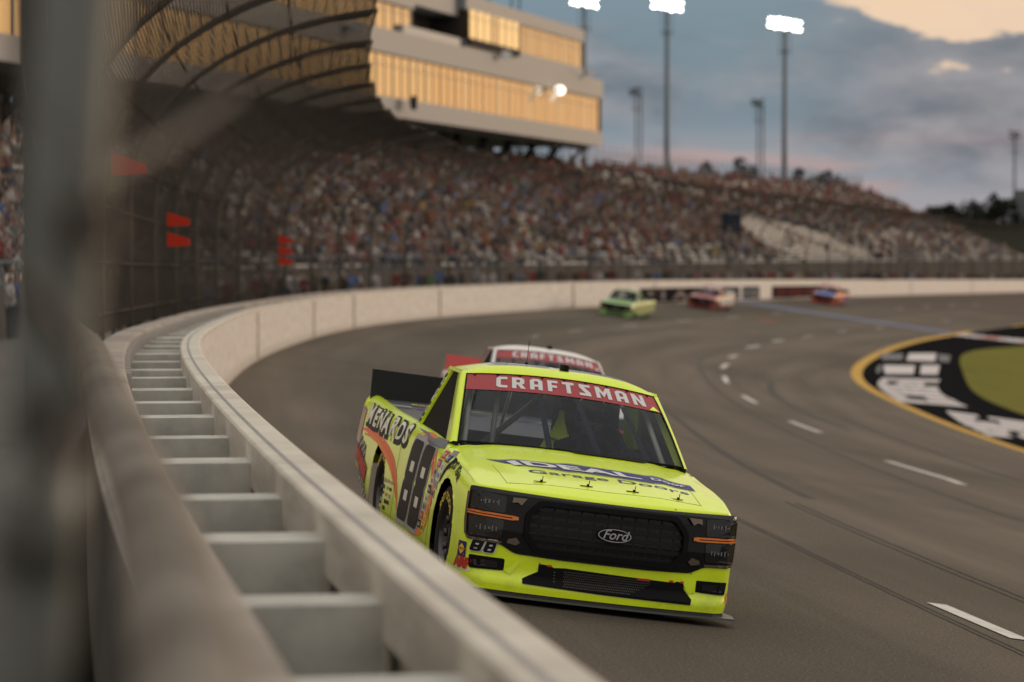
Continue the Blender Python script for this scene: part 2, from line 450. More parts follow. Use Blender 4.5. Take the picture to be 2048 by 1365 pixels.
BLK = {'r1a': [(186.98, 17.49), (190.8, 18.33), (183.89, 19.34), (181.09, 18.69)], 'r1b': [(191.87, 18.46), (196.81, 19.36), (187.35, 20.61), (183.95, 19.52)], 'r1c': [(196.33, 19.54), (196.54, 20.25), (188.53, 21.23), (188.38, 20.63)],
'r2a': [(176.51, 19.48), (180.59, 20.58), (172.08, 21.63), (167.78, 20.65)], 'r2b': [(181.68, 20.69), (184.47, 21.32), (175.16, 22.5), (172.75, 21.86)], 'r2c': [(174.82, 19.39), (176.44, 19.41), (168.23, 20.34), (167.67, 20.19)],
'r3': [(163.03, 20.87), (170.82, 23.15), (140.37, 24.9), (134.27, 21.57)], 'r4': [(131.76, 23.08), (131.94, 26.46), (114.18, 25.17), (108.39, 21.95)]}
rq = random.Random(4)
def painted_block(k, m, nv, nh):
    P = [Vector((*p, 0)) for p in BLK[k]]; mb = MB()
    def q(a, b): e = P[0].lerp(P[1], a).lerp(P[3].lerp(P[2], a), b); return tp(e.x, e.y, .010)
    for i in range(nv):
        b0 = i / nv; b1 = (i + .84) / nv if nv > 2 else (i + 1) / nv
        a0 = 0.; 
        while a0 < .999:
            a1 = min(1., a0 + rq.uniform(.7, 1.6) / nh)
            j0 = rq.uniform(0, .03) if a0 == 0 else 0; j1 = rq.uniform(0, .03) if a1 == 1 else 0
            if rq.random() > .10 or nv < 3: mb.add([q(a0 + j0, b0), q(a0 + j0, b1), q(a1 - j1, b1), q(a1 - j1, b0)], [(0, 1, 2, 3)])
            a0 = a1 + (.012 if rq.random() < .5 and nv > 2 else 0)
    return mb.build('painted_lettering', m, kind='structure')
painted_block('r1a', pgrey, 1, 2); painted_block('r1b', pw, 1, 3); painted_block('r1c', pgrey, 1, 2); painted_block('r2a', pw, 2, 4); painted_block('r2b', pw, 1, 2); painted_block('r2c', pgrey, 1, 2)
painted_block('r3', pw, 7, 5); painted_block('r4', pw, 6, 6)
v = []; f = []
pkr = [(222.5 + i * 1.2, ) for i in range(24)]
mbp = MB()
for i in range(14):
    u0 = 16.1 + i * .5
    mbp.add([tp(226.5 + i * .5, u0, .012), tp(226.5 + i * .5, u0 + .46, .012), tp(231.5 + i * .9, u0 + .46, .012), tp(231.5 + i * .9, u0, .012)], [(0, 1, 2, 3)], 0 if i % 5 < 3 else 1)
mbp.build('painted_lettering', [pw, ppink], kind='structure')

# ================================================================== BARRIER AND CONCRETE WALL
def white_wall(name, col, dirt, rough=.55, bump=.15):
    m = bpy.data.materials.new(name); m.use_nodes = True; MATS[name] = m; t = NT(m.node_tree); b = t.n['Principled BSDF']
    uv = t.new('ShaderNodeUVMap'); uv.uv_map = 'UVMap'; sp = t.new('ShaderNodeSeparateXYZ'); t.link(uv.outputs[0], sp.inputs[0]); S, U = sp.outputs[0], sp.outputs[1]
    a = t.noise(t.comb(t.math('MULTIPLY', S, .5), t.math('MULTIPLY', U, 3.), 0.), 1.5, 6, .65)
    st = t.noise(t.comb(t.math('MULTIPLY', S, 3.), t.math('MULTIPLY', U, .4), 1.), 2.0, 4, .6)
    c = t.mix(t.math('MULTIPLY', t.sstep(a, .40, .66), .75), col, dirt)
    c = t.mix(t.math('MULTIPLY', t.sstep(st, .55, .78), .35), c, tuple(x * .75 for x in dirt))
    # tyre rub along the foot of the wall
    foot = t.math('MULTIPLY', t.sstep(t.math('ADD', U, t.math('MULTIPLY', a, .25)), .42, .18), .45)
    c = t.mix(foot, c, tuple(x * .5 for x in dirt))
    t.link(c, b.inputs['Base Color']); b.inputs['Roughness'].default_value = rough
    bp = t.new('ShaderNodeBump'); bp.inputs['Strength'].default_value = bump; bp.inputs['Distance'].default_value = .02; t.link(a, bp.inputs['Height']); t.link(bp.outputs[0], b.inputs['Normal'])
    return m
WF = white_wall('white_barrier_paint', (.74, .69, .65), (.56, .50, .45))
WC = white_wall('worn_cap_paint', (.66, .61, .52), (.44, .39, .32))
CO = white_wall('raw_concrete', (.40, .355, .31), (.17, .145, .12), .85, .6)
blue_line = mat('cap_weld_line', (.33, .32, .33), .6, noise=.5, nscale=5)
rust = mat('rust_streak', (.26, .16, .11), .8, noise=.6, nscale=3)
def ribbon(mb, s0, s1, prof, ds=1.0, mi=0):
    """prof: list of (u, z over the wall top)"""
    rows = []
    uvs = []
    for s in np.arange(s0, s1 + .01, ds):
        rows.append([cp(s, u, z) if not isinstance(z, str) else cp(s, u, -wl(s)[3]) for u, z in prof])
        uvs.append([(s, i * .2) for i in range(len(prof))])
    mb.grid(rows, mi); return uvs
def swept(name, s0, s1, prof, mats, parent=None, ds=1.0, smooth=False):
    v = []; f = []; U = []; k = len(prof); ss = np.arange(s0, s1 + .01, ds)
    for s in ss:
        H = wl(s)[3]
        for (u, z) in prof:
            zz = -H if z == 'base' else z
            v.append(cp(s, u, zz)); U.append((s, H + zz if prof[0][1] != 'flat' else 0))
    for i in range(len(ss) - 1):
        for j in range(k - 1): f.append((i * k + j, i * k + j + 1, (i + 1) * k + j + 1, (i + 1) * k + j))
    o = mesh_obj(name, v, f, mats, parent, smooth)
    l = o.data.uv_layers.new(name='UVMap')
    for p in o.data.polygons:
        for li, vi in zip(p.loop_indices, p.vertices): l.data[li].uv = U[vi]
    return o
bar = empty('crash_barrier', tp(20, 0)); tag(bar, 'long white crash barrier curving round the outside of the track with open gap behind it', 'barrier')
def child(o, p):
    o.parent = p; o.matrix_parent_inverse = Matrix.Translation(-p.location); return o
child(swept('face', 0, 540, [(0, 'base'), (0, -.62), (0, -.3), (0, -.04)], WF), bar)
child(swept('cap_rail', 0, 540, [(-.20, -.24), (-.20, -.012), (-.188, 0), (-.012, 0), (.012, -.012), (.012, -.04), (0, -.04)], WC), bar)
child(swept('back_plate', 0, 300, [(-.14, 'base'), (-.14, -.05)], WC), bar)
child(swept('cap_line', 0, 200, [(-.130, .003), (-.112, .003)], blue_line), bar)
rib_m = mat('spacer_plate', (.62, .61, .56), .6, noise=.6, nscale=4, dirt=(.33, .33, .30))
rim_m = mat('spacer_rim', (.52, .50, .45), .8, spec=.2)
gx = mat('barrier_gap_floor', (.10, .10, .09), .9, noise=.4, nscale=3)
child(swept('gap_floor', 0, 200, [(-.74, -.62), (-.14, -.62)], gx), bar)
s = 1.3; rr = random.Random(3)
for k in range(58):
    a = cp(s, 0); h_ = head(s); rot = Matrix.Rotation(-h_, 3, 'Z')
    mb = MB(); c = cp(s, -.45, -.34 - rr.random() * .03); th = (.34, .42, .30, .38)[k % 4]
    mb.box(c, (.50, th, .48), 0, rot)
    o = mb.build('spacer', [rib_m, rim_m]); child(o, bar)
    if k % 4 == 1:
        mb = MB(); cc = cp(s + .4, -.165, -.30)
        for q in range(4): mb.box(cc + rot @ Vector((0, q * .09, 0)), (.04, .03, .46), 0, rot)
        child(mb.build('bracket', [rim_m]), bar)
    s += (2.05 + .12 * math.sin(k * 1.7)) * (1 if s < 40 else kf(s))
for s in (84.8, 113, 129.5, 157.5, 186, 206, 264, 306, 342):
    for d in (0,):
        mb = MB(); rot = Matrix.Rotation(-head(s), 3, 'Z'); H = wl(s)[3]
        mb.box(cp(s, .022, -H / 2 - .03), (.012, .20, H - .12), 0, rot)
        child(mb.build('joint_strip', [rust]), bar)
# advertising banners on the wall by the finish line
bn_k = mat('banner_black', (.030, .027, .028), .9, noise=.3, nscale=1, spec=0.); bn_b = mat('banner_teal', (.03, .07, .10), .9, noise=.3, nscale=1, spec=0.)
bn_t = mat('banner_letter_grey', (.30, .25, .24), .9, spec=0.); bn_r = mat('banner_letter_red', (.20, .06, .055), .9, spec=0.)
def banner(s0, s1, m, txt, tm, lab):
    mb = MB(); rows = []
    for s in np.linspace(s0, s1, 10):
        H = wl(s)[3]; rows.append([cp(s, .026, -H + .1), cp(s, .026, -.48)])
    mb.grid(rows, 0)
    art = flat(text=txt, size=1., bold=.03, maxlen=.3); xs = [p[0] for p in art[0]]; ys = [p[1] for p in art[0]]
    def fn(x, y, off):
        a = (x - min(xs)) / (max(xs) - min(xs)); b2 = (y - min(ys)) / (max(ys) - min(ys))
        s = s0 + (s1 - s0) * (.08 + .84 * a); return cp(s, .026 + off, -wl(s)[3] + .22 + .62 * b2)
    lay(mb, art, fn, .006, 0, 1)
    o = mb.build('banner', [m, tm]); return tag(o, lab, 'banner')
banner(202, 231, bn_k, 'I I A D I I', bn_t, 'black advertising banner with pale lettering on the white wall behind the red truck')
banner(232, 238, bn_b, 'IHIII', bn_t, 'short teal banner with pale lettering on the wall just left of the white gap')
banner(242.5, 262, bn_k, 'IIHIIHIII', bn_r, 'black banner with dark red lettering on the wall beside the blue truck')

# ---
cw = empty('concrete_wall', tp(20, -.9)); tag(cw, 'grey concrete wall carrying the catch fence behind the white crash barrier', 'wall')
child(swept('wall_body', 0, 540, [(-.72, 'base'), (-.72, .03), (-.74, .05), (-1.00, .05), (-1.02, .03)], CO), cw)
child(swept('outer_face', 0, 540, [(-1.02, .03), (-1.02, 'base')], mat('shade_toned_concrete', (.075, .065, .055), .9, noise=.6, nscale=3)), cw)  # wall's outer side coloured near black, its shade put into the base colour
mb = MB()
for s in np.arange(36, 92, .5):
    rot = Matrix.Rotation(-head(s), 3, 'Z'); mb.box(cp(s, -.70, -.16), (.05, .09, .36), 0, rot)
child(mb.build('batten_row', WF), cw)
cv_ = mat('spectator_walk', (.14, .13, .12), .9, noise=.5, nscale=.8)

# ================================================================== CATCH FENCE
steel = mat('fence_steel', (.085, .076, .064), .7, metal=.0, noise=.5, nscale=10, dirt=(.075, .055, .04))
wire = mat('fence_wire', (.060, .050, .040), .55, metal=.3)
FU = -1.32
fence = empty('catch_fence', cp(15, FU)); tag(fence, 'tall curved steel catch fence with wire mesh leaning over the track above the wall', 'fence')
def arc_prof(n_=10, base=-.02):
    P = [(0, base), (0, .9), (0, 1.8)]
    for i in range(1, n_ + 1):
        th = i / n_ * R(80); P.append((3.55 * (1 - math.cos(th)) / (1 - math.cos(R(80))), 1.8 + 2.75 * math.sin(th)))
    return P
AP = arc_prof()
mbp = MB(); mbp.tube([(u, 0, z) for u, z in arc_prof(12, -.45)], [.046] * 3 + [.038] * 12, 10)
post_me = mbp.build('post', steel, None, True); pm = post_me.data; bpy.data.objects.remove(post_me)
# chain-link panel of one bay (local x = over the track, y = along, z up)
BAY = 7.2
def arc_len_pts():
    P = [Vector((u, z)) for u, z in AP]; L = [0]
    for a, b in zip(P, P[1:]): L.append(L[-1] + (b - a).length)
    return P, L
_P, _L = arc_len_pts(); LT = _L[-1]
def pt_at(b):
    return (float(np.interp(b, _L, [p.x for p in _P])), float(np.interp(b, _L, [p.y for p in _P])))
def mesh_panel(cell, rad):
    v = []; f = []
    stepc = cell * math.sqrt(2)
    for sg in (1, -1):
        k0 = -LT if sg > 0 else 0
        a0 = -LT
        while a0 < BAY + LT:
            # wire: along = a0 + sg*b
            b_lo = max(0, (0 - a0) / sg if sg > 0 else (BAY - a0) / sg); b_hi = min(LT, (BAY - a0) / sg if sg > 0 else (0 - a0) / sg)
            b_lo = max(0, b_lo)
            if b_hi - b_lo > .02:
                bs = [b_lo] + [l for l in _L[1:-1] if b_lo < l < b_hi] + [b_hi]
                base = len(v)
                for b in bs:
                    u, z = pt_at(b); y = a0 + sg * b
                    for q in range(3):
                        an = q * 2.094 + .5; v.append((u + rad * math.cos(an), y + rad * .7 * math.cos(an + 1.57), z + rad * math.sin(an)))
                for i in range(len(bs) - 1):
                    for q in range(3): f.append((base + 3 * i + q, base + 3 * i + (q + 1) % 3, base + 3 * i + 3 + (q + 1) % 3, base + 3 * i + 3 + q))
            a0 += stepc
    return v, f
pv, pf = mesh_panel(.058, .0020)
pv2, pf2 = mesh_panel(.085, .0017)
pan = mesh_obj('mesh_panel', pv2, pf2, wire); panm2 = pan.data; bpy.data.objects.remove(pan)
pan = mesh_obj('mesh_panel', pv, pf, wire); panm = pan.data; bpy.data.objects.remove(pan)
s = 14.9; post_s = []
while s < 470:
    post_s.append((s, kf(s))); s += BAY * kf(s)
for i, (s, k) in enumerate(post_s):
    b = cp(s, FU, .0); hd = head(s)
    if i in (1, 2): o = bpy.data.objects.new('post_stub', None)
    else: o = bpy.data.objects.new('post', pm); C.objects.link(o)
    o.matrix_world = Matrix.Translation(b) @ Matrix.Rotation(-hd, 4, 'Z') @ Matrix.Diagonal((k, k, k, 1))
    if i == 0:   # the nearest post leans in its clamp and is a straight pipe
        mb = MB(); mb.tube([Vector((-.525, 2.75, -1.45)), Vector((-.444, 2.75, -.399)), Vector((-.396, 2.75, .227)), Vector((-.29, 2.75, 1.6))], .038, 16); mb.tube([Vector((-.437, 2.73, -.30)), Vector((-.428, 2.73, -.19))], .037, 14)
        bpy.data.objects.remove(o); o = mb.build('post', mat('near_post_steel', (.20, .205, .19), .45, metal=.5, noise=.4, nscale=14, dirt=(.07, .06, .05)), None, True)
    mw = o.matrix_world.copy(); o.parent = fence; o.matrix_parent_inverse = Matrix.Translation(-fence.location); 
    if i + 1 < len(post_s) and i < 46:
        s2 = post_s[i + 1][0]; b2 = cp(s2, FU, .0); d = b2 - b; L = math.hypot(d.x, d.y)
        ang = math.atan2(d.x, d.y)
        o = bpy.data.objects.new('mesh_panel', panm if s < 112 else panm2); C.objects.link(o)
        sh = Matrix.Identity(4); sh[2][1] = d.z / L
        o.matrix_world = Matrix.Translation(b + Vector((0, 0, 0))) @ sh @ Matrix.Rotation(-ang, 4, 'Z') @ Matrix.Diagonal((k, L / BAY, k, 1))
        o.parent = fence; o.matrix_parent_inverse = Matrix.Translation(-fence.location)
for b in (.25, .9, 1.6, 2.3, 3.0, 3.8, 4.6, 5.4, LT - .05):
    mb = MB(); u, z = pt_at(b); mb.tube([cp(s, FU + u * kf(s), z * kf(s)) for s in np.arange(15.5, 460, 3.5)], .011, 5)
    child(mb.build('cable', wire), fence)
mb = MB(); mb.tube([Vector((-.20, 1.9, -.45)), Vector((-.309, 2.9, -.42)), Vector((-.579, 4.8, -.42)), Vector((-1.12, 8.3, -.42)), Vector((-1.81, 12.9, -.43)), cp(32, -1.2, .56)], .060, 12)
child(mb.build('bottom_rail', mat('rail_rust', (.25, .225, .19), .7, noise=1., nscale=3.5, dirt=(.09, .07, .055))), fence)
# brace and turnbuckle on the near post, tie wires up its side
mb = MB(); x0 = cp(14.9, FU)
mb.tube([Vector((-.385, 2.72, .055)), Vector((-.345, 2.95, .100)), Vector((-.290, 3.15, .158))], [.009, .008, .006], 8)
for q in range(16): mb.box((-.345 + .0767 * (-.12 + q * .026) + .003 * math.sin(q * 2.1), 2.74, -.12 + q * .026), (.006, .012, .012))
mb.tube([Vector((-.42, 2.6, -.03)), Vector((-.395, 2.62, -.075)), Vector((-.375, 2.66, -.13)), Vector((-.42, 2.6, -.22))], .012, 8)
mb.box((-.385, 2.70, .02), (.05, .05, .045)); mb.box((-.41, 2.70, -.16), (.055, .05, .05))
child(mb.build('brace', mat('brace_steel', (.06, .048, .038), .5, metal=.3)), fence)
# red caution lamps on the fence posts
cl_m = mat('caution_lamp_red', (.48, .035, .015), .6)
def wedge(mb, p, rot, w_=.42, h=.26):
    P = [(-w_ / 2, 0, h / 2), (w_ / 2, 0, .02 * h), (w_ / 2, 0, -.42 * h), (-w_ / 2, 0, -h / 2)]
    v = [p + rot @ Vector((x, y, z)) for y in (-.07, .07) for x, _, z in P]
    mb.add(v, [(0, 1, 2, 3), (7, 6, 5, 4), (0, 4, 5, 1), (1, 5, 6, 2), (2, 6, 7, 3), (3, 7, 4, 0)])
for s, zs_, lab, sc_ in ((45.5, (1.95,), 'single red wedge caution lamp on the fence nearest the tall blurred post', .9), (63.5, (1.72, 1.38), 'pair of red wedge caution lamps stacked on a fence post above the wall', .9), (111, (1.95, 1.6, 1.25), 'stack of three red wedge caution lamps on the fence with a dark box below', 1.05)):
    mb = MB(); rot = Matrix.Rotation(-head(s), 3, 'Z')
    for z in zs_: wedge(mb, cp(s, FU + .55, z), rot, .42 * sc_, .27 * sc_)
    mb.box(cp(s, FU + .22, zs_[len(zs_) // 2]), (.03, .05, .3 + .34 * (len(zs_) - 1)), 1, rot)
    for z in zs_: mb.box(cp(s, FU + .27, z), (.30, .03, .03), 1, rot)
    o = mb.build('caution_lamp', [cl_m, steel]); tag(o, lab, 'lamp')
mb = MB(); rot = Matrix.Rotation(-head(112), 3, 'Z'); mb.box(cp(112, -.9, .22), (.6, .4, .18), 0, rot); mb.box(cp(112, -.9, .36), (.3, .3, .12), 0, rot); mb.tube([cp(112, -.9, .35), cp(112, -.9, .6)], .04, 8)
tag(mb.build('track_sensor_box', mat('sensor_black', (.02, .02, .02), .5)), 'small dark equipment box on the wall top below the three red lamps', 'box')
mb = MB(); rot = Matrix.Rotation(-head(292), 3, 'Z'); mb.box(cp(292, -.5, .12), (1.6, .8, .25), 0, rot); mb.box(cp(292, -.5, .4), (.9, .5, .3), 0, rot); mb.tube([cp(292, -.5, .5), cp(292, -.5, 2.2)], .06, 8); mb.box(cp(292, -.5, 2.2), (.9, .3, .5), 0, rot)
tag(mb.build('flag_stand', MATS['sensor_black']), 'dark equipment stand on the far wall to the right of the blue truck', 'stand')

# ================================================================== GRANDSTAND
ROW0 = -8.6; RD = .86; NR = 28; Z0 = 1.15; RH = .405
def stand_z(s):  # seating follows its own level line, slightly rising relative to the falling track
    return -1.25 - .0022 * max(0, s - 150)
ZTOP = 8.0
def rowpos(s, r, dz=0.):
    x, y, z, H, tx, ty = wl(s); u = ROW0 - r * RD
    zb = stand_z(s); k = (ZTOP - zb) / NR
    return Vector((x + ty * u, y - tx * u, zb + r * k + dz))
ST0, ST1 = 66, 444
alu = mat('bench_aluminium', (.72, .68, .64), .5, metal=.0, noise=.35, nscale=.6, dirt=(.5, .46, .42))
deck = mat('stand_deck', (.13, .12, .11), .85, noise=.5, nscale=.4)
stf = mat('stand_front_wall', (.12, .11, .10), .8, noise=.5, nscale=.3)
dark_steel = mat('dark_frame_steel', (.035, .035, .036), .6)
gs = empty('grandstand', rowpos(200, 0)); tag(gs, 'long curved grandstand of pale aluminium benches full of people above the far wall', 'grandstand')
v = []; f = []; ss = list(np.arange(ST0, ST1 + 1, 6.0))
for s in ss:
    for r in range(NR): v += [rowpos(s, r), rowpos(s, r + 1) - Vector((0, 0, rowpos(s, r + 1).z - rowpos(s, r).z))]
    v.append(rowpos(s, NR))
k = 2 * NR + 1
for i in range(len(ss) - 1):
    for j in range(k - 1): f.append((i * k + j, i * k + j + 1, (i + 1) * k + j + 1, (i + 1) * k + j))
child(mesh_obj('seating_tier', v, f, deck), gs)
for r in range(NR):
    mb = MB(); rows = []
    for s in ss:
        p = rowpos(s, r + .25, 0); p2 = rowpos(s, r + .70, 0); z = rowpos(s, r, 0).z + .40
        rows.append([Vector((p.x, p.y, z - .20)), Vector((p.x, p.y, z)), Vector((p2.x, p2.y, z)), Vector((p2.x, p2.y, z - .05))])
    mb.grid(rows); child(mb.build('bench_row', alu), gs)
mb = MB(); rows = []
for s in ss:
    p = rowpos(s, 0); p2 = rowpos(s, -1.2)
    rows.append([Vector((p.x, p.y, p.z - 2.6)), Vector((p.x, p.y, p.z + .1)), Vector((p2.x, p2.y, p.z + .1)), Vector((p2.x, p2.y, p.z - 2.6))])
mb.grid(rows); child(mb.build('front_wall', stf), gs)
# end wall, stepped
mb = MB(); a = [rowpos(ST1, r, 0) for r in range(NR + 1)]
mb.add([p for p in a] + [Vector((a[-1].x, a[-1].y, -9)), Vector((a[0].x, a[0].y, -9))], [tuple(range(len(a) + 2))]); child(mb.build('end_wall', dark_steel), gs)
# top rail and its uprights
mb = MB()
for z in (.5, 1.0, 1.5): mb.tube([rowpos(s, NR, z) for s in ss], .05, 4)
for s in np.arange(ST0, ST1, 2.4): mb.tube([rowpos(s, NR, -.5), rowpos(s, NR, 2.3)], .045, 4)
child(mb.build('top_railing', mat('rail_grey', (.16, .18, .20), .6)), gs)
mb = MB()
for s in np.arange(ST0, ST1, 3.): mb.tube([rowpos(s, -1.1, 0), rowpos(s, -1.1, 1.2)], .04, 4)
for z in (.6, 1.2): mb.tube([rowpos(s, -1.1, z) for s in ss], .04, 4)
child(mb.build('front_railing', MATS['rail_grey']), gs)
# aisle stairs
for s in (96, 116, 136, 157, 178, 200, 223, 247, 272, 298, 325, 353, 382, 412, 436):
    mb = MB(); w_ = .7
    for r in range(NR):
        p0 = rowpos(s - w_, r, .06 + .0); p1 = rowpos(s + w_, r, .06); q0 = rowpos(s - w_, r + 1, .06); q1 = rowpos(s + w_, r + 1, .06)
        zt = p0.z + .2
        mb.add([(p0.x, p0.y, p0.z), (p1.x, p1.y, p1.z), (p1.x, p1.y, zt + .24), (p0.x, p0.y, zt + .24), (q1.x, q1.y, zt + .24), (q0.x, q0.y, zt + .24)], [(0, 1, 2, 3), (3, 2, 4, 5)])
    child(mb.build('aisle_stair', deck), gs)
# lower walkway between wall and stand
v = []; f = []
for i, s in enumerate(np.arange(10, 470, 4)):
    for u in (-1.22, -4, ROW0 + .6): 
        x, y, z, H, tx, ty = wl(s); v.append(Vector((x + ty * u, y - tx * u, z - .9)))
    if i:
        for j in (0, 1): f.append((3 * i - 3 + j, 3 * i - 2 + j, 3 * i + 1 + j, 3 * i + j))
mesh_obj('spectator_walkway', v, f, cv_, kind='structure')
# dark video board in the stand
mb = MB(); s = 290; rot = Matrix.Rotation(-head(s), 3, 'Z'); c = rowpos(s, 6, 1.6)
for q in (-2.2, 2.2): mb.box(c + rot @ Vector((0, q, -2.0)), (.25, .25, 3.0), 1, rot)
mb.box(c, (.4, 6.2, 2.2), 0, rot)
o = mb.build('cabinet', [mat('board_navy', (.012, .022, .045), .9, spec=0.), dark_steel]); tag(o, 'dark navy sign board standing among the benches near an empty aisle', 'sign board'); o.name = 'sign_board'
mb = MB(); lay(mb, flat(text='IIIIII', size=1.0, maxlen=.5), lambda u, v_, off: c + rot @ Vector((.21 + off, -u * 1.4, v_ * .8)), .01)
q_ = mb.build('board_lettering', mat('board_text', (.04, .06, .10), .9, spec=0.)); q_.parent = o

# ================================================================== SUITES BUILDING
BR = Vector((8.8, 292, 0)); BD = Vector((-.2540, -.9672, 0)); BN = Vector((.9672, -.2540, 0))   # right end, direction to the near end, outward normal
clad = bpy.data.materials.new('ribbed_cladding'); clad.use_nodes = True; t = NT(clad.node_tree); b = t.n['Principled BSDF']
uv = t.new('ShaderNodeTexCoord'); wv = t.new('ShaderNodeTexWave'); wv.bands_direction = 'DIAGONAL'; wv.inputs['Scale'].default_value = 1.1
mp = t.new('ShaderNodeMapping'); mp.inputs['Scale'].default_value = (1.9, 1.9, 0); t.link(uv.outputs['Object'], mp.inputs[0]); t.link(mp.outputs[0], wv.inputs[0])
ns = t.noise(uv.outputs['Object'], .12, 5, .6)
t.link(t.mix(t.math('ADD', t.math('MULTIPLY', wv.outputs[1], .35), t.math('MULTIPLY', ns, .3)), (.25, .25, .265), (.17, .17, .18)), b.inputs['Base Color']); b.inputs['Roughness'].default_value = .5
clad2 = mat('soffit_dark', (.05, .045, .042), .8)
roofm = mat('pale_roof_panel', (.42, .41, .40), .5)
def gold(name, tint, r=.10, base=(.10, .07, .03)):
    m = bpy.data.materials.new(name); m.use_nodes = True; t = NT(m.node_tree); b = t.n['Principled BSDF']
    b.inputs['Metallic'].default_value = .88; b.inputs['Roughness'].default_value = r
    tcn = t.new('ShaderNodeTexCoord'); nn = t.noise(tcn.outputs['Object'], .25, 3, .5)
    t.link(t.mix(nn, tint, tuple(x * .85 for x in tint)), b.inputs['Base Color'])
    return m
gold_a = gold('gold_window_glass', (.38, .33, .25)); gold_b = gold('deep_gold_window_glass', (.38, .29, .19)); gold_c = gold('lit_window_glass', (.48, .43, .31))
gold_c.node_tree.nodes['Principled BSDF'].inputs['Emission Color'].default_value = (1, .72, .30, 1); gold_c.node_tree.nodes['Principled BSDF'].inputs['Emission Strength'].default_value = .22
mull = mat('window_mullion', (.09, .07, .05), .5)
bld = empty('suites_building', BR + Vector((0, 0, 10))); tag(bld, 'tall grey clad suites building with golden window bands over the grandstand', 'building')
def bp_(t_, n_, z): return BR + BD * t_ + BN * n_ + Vector((0, 0, z))
def slab(name, t0, t1, n0, n1, z0, z1, m, z1b=None, z0b=None):
    mb = MB(); P = [bp_(t0, n0, z0), bp_(t1, n0, z0), bp_(t1, n1, z0), bp_(t0, n1, z0), bp_(t0, n0, z1), bp_(t1, n0, z1), bp_(t1, n1, z1), bp_(t0, n1, z1)]
    mb.add(P, [(0, 3, 2, 1), (4, 5, 6, 7), (0, 1, 5, 4), (1, 2, 6, 5), (2, 3, 7, 6), (3, 0, 4, 7)]); return child(mb.build(name, m), bld)
LEN = 215
slab('lower_fascia', 0, LEN, -16, 0, 9.75, 11.2, clad)
slab('upper_fascia', -.05, LEN, -16, .05, 14.4, 16.2, clad)
slab('core_wall', .4, LEN, -16, -.35, 11.2, 14.4, clad2)
slab('second_base', 5.7, 47.3, -14, -.6, 16.2, 17.1, clad)
slab('second_core', 6.2, 47, -14, -1.1, 17.1, 19.5, clad2)
slab('second_parapet', 5.5, 47.5, -14, -.5, 19.5, 20.7, clad)
slab('window_sill_ledge', 31, 47.2, -3, -.2, 16.6, 17.15, clad2)
slab('recess_roof', 47.5, 62.6, -14, -1.2, 18.9, 20.9, clad)
slab('dark_recess', 47.3, 62.6, -9, -3.5, 16.2, 18.9, clad2)
slab('balcony_roof', 50, 66, -3, -.3, 16.2, 16.9, roofm)
slab('third_core', 62.7, LEN, -14, -.9, 16.3, 18.3, clad2)
slab('third_fascia', 62.6, LEN, -15, -.4, 18.3, 21.5, clad)
slab('rooftop_hut', 47, 55, -13, -4.0, 20.9, 24.5, clad2)
# underside frame: columns and trusses standing in the stand
for t_ in np.arange(4, LEN, 8.5):
    for n_ in (-4., -11.):
        mb = MB(); mb.tube([bp_(t_, n_, 9.8), bp_(t_, n_, 4)], .32, 6); child(mb.build('support_column', dark_steel), bld)
mb = MB()
for t_ in np.arange(4, LEN, 8.5):
    mb.tube([bp_(t_, -4, 6.5), bp_(t_, -.8, 9.7)], .16, 5); mb.tube([bp_(t_, -4, 9.2), bp_(t_ + 8.5, -4, 6.9)], .12, 5); mb.tube([bp_(t_, -.6, 9.45), bp_(t_ + 8.5, -.6, 9.45)], .18, 4)
    mb.tube([bp_(t_, -4, 6.9), bp_(t_ + 8.5, -4, 9.2)], .12, 5)
child(mb.build('support_frame', dark_steel), bld)
slab('stair_core', 44, 52, -9, -3.0, 4, 9.8, clad2)
slab('stair_core', 92, 99, -9, -3.0, 4, 9.8, clad2)
def window_band(t0, t1, n_, z0, z1, pitch, m_of, name='window'):
    k = int(round((t1 - t0) / pitch)); pitch = (t1 - t0) / k
    for i in range(k):
        a = t0 + i * pitch + .06; b = t0 + (i + 1) * pitch - .06
        if i >= 84: break
        mb = MB(); mb.add([bp_(a, n_, z0), bp_(b, n_, z0), bp_(b, n_, z1), bp_(a, n_, z1)], [(3, 2, 1, 0)]); 
        mb.add([bp_(a, n_ - .05, z0), bp_(b, n_ - .05, z0), bp_(b, n_ - .05, z1), bp_(a, n_ - .05, z1)], [(0, 1, 2, 3)])
        wo_ = child(mb.build('window', m_of(i, (a + b) / 2)), bld)
    mb = MB()
    for i in range(k + 1):
        a = t0 + i * pitch; w_ = .16 if i % 2 == 0 else .08
        mb.add([bp_(a - w_, n_ + .04, z0), bp_(a + w_, n_ + .04, z0), bp_(a + w_, n_ + .04, z1), bp_(a - w_, n_ + .04, z1), bp_(a - w_, n_ - .1, z0), bp_(a - w_, n_ - .1, z1)], [(3, 2, 1, 0), (0, 4, 5, 3)])
    for z in (z0 + (z1 - z0) * .72,): mb.add([bp_(t0, n_ + .02, z), bp_(t1, n_ + .02, z), bp_(t1, n_ + .02, z + .06), bp_(t0, n_ + .02, z + .06)], [(3, 2, 1, 0)])
    child(mb.build('mullion', mull), bld)
window_band(.3, 146, -.25, 11.2, 14.4, 2.15, lambda i, a: (gold_b if a < 60 and i % 5 != 2 else gold_a))
window_band(6, 31, -.7, 17.1, 19.5, 2.1, lambda i, a: gold_b if i % 3 else gold_a)
window_band(31, 47.3, -.3, 17.15, 19.5, 2.3, lambda i, a: gold_c if i % 4 != 3 else gold_a)
window_band(62.7, 95, -.7, 16.35, 18.3, 2.3, lambda i, a: gold_a)
slab('end_panel', .0, .35, -16, -.1, 11.15, 14.75, mull)
slab('end_panel', 5.65, 5.95, -14, -.6, 17.1, 19.5, mull)
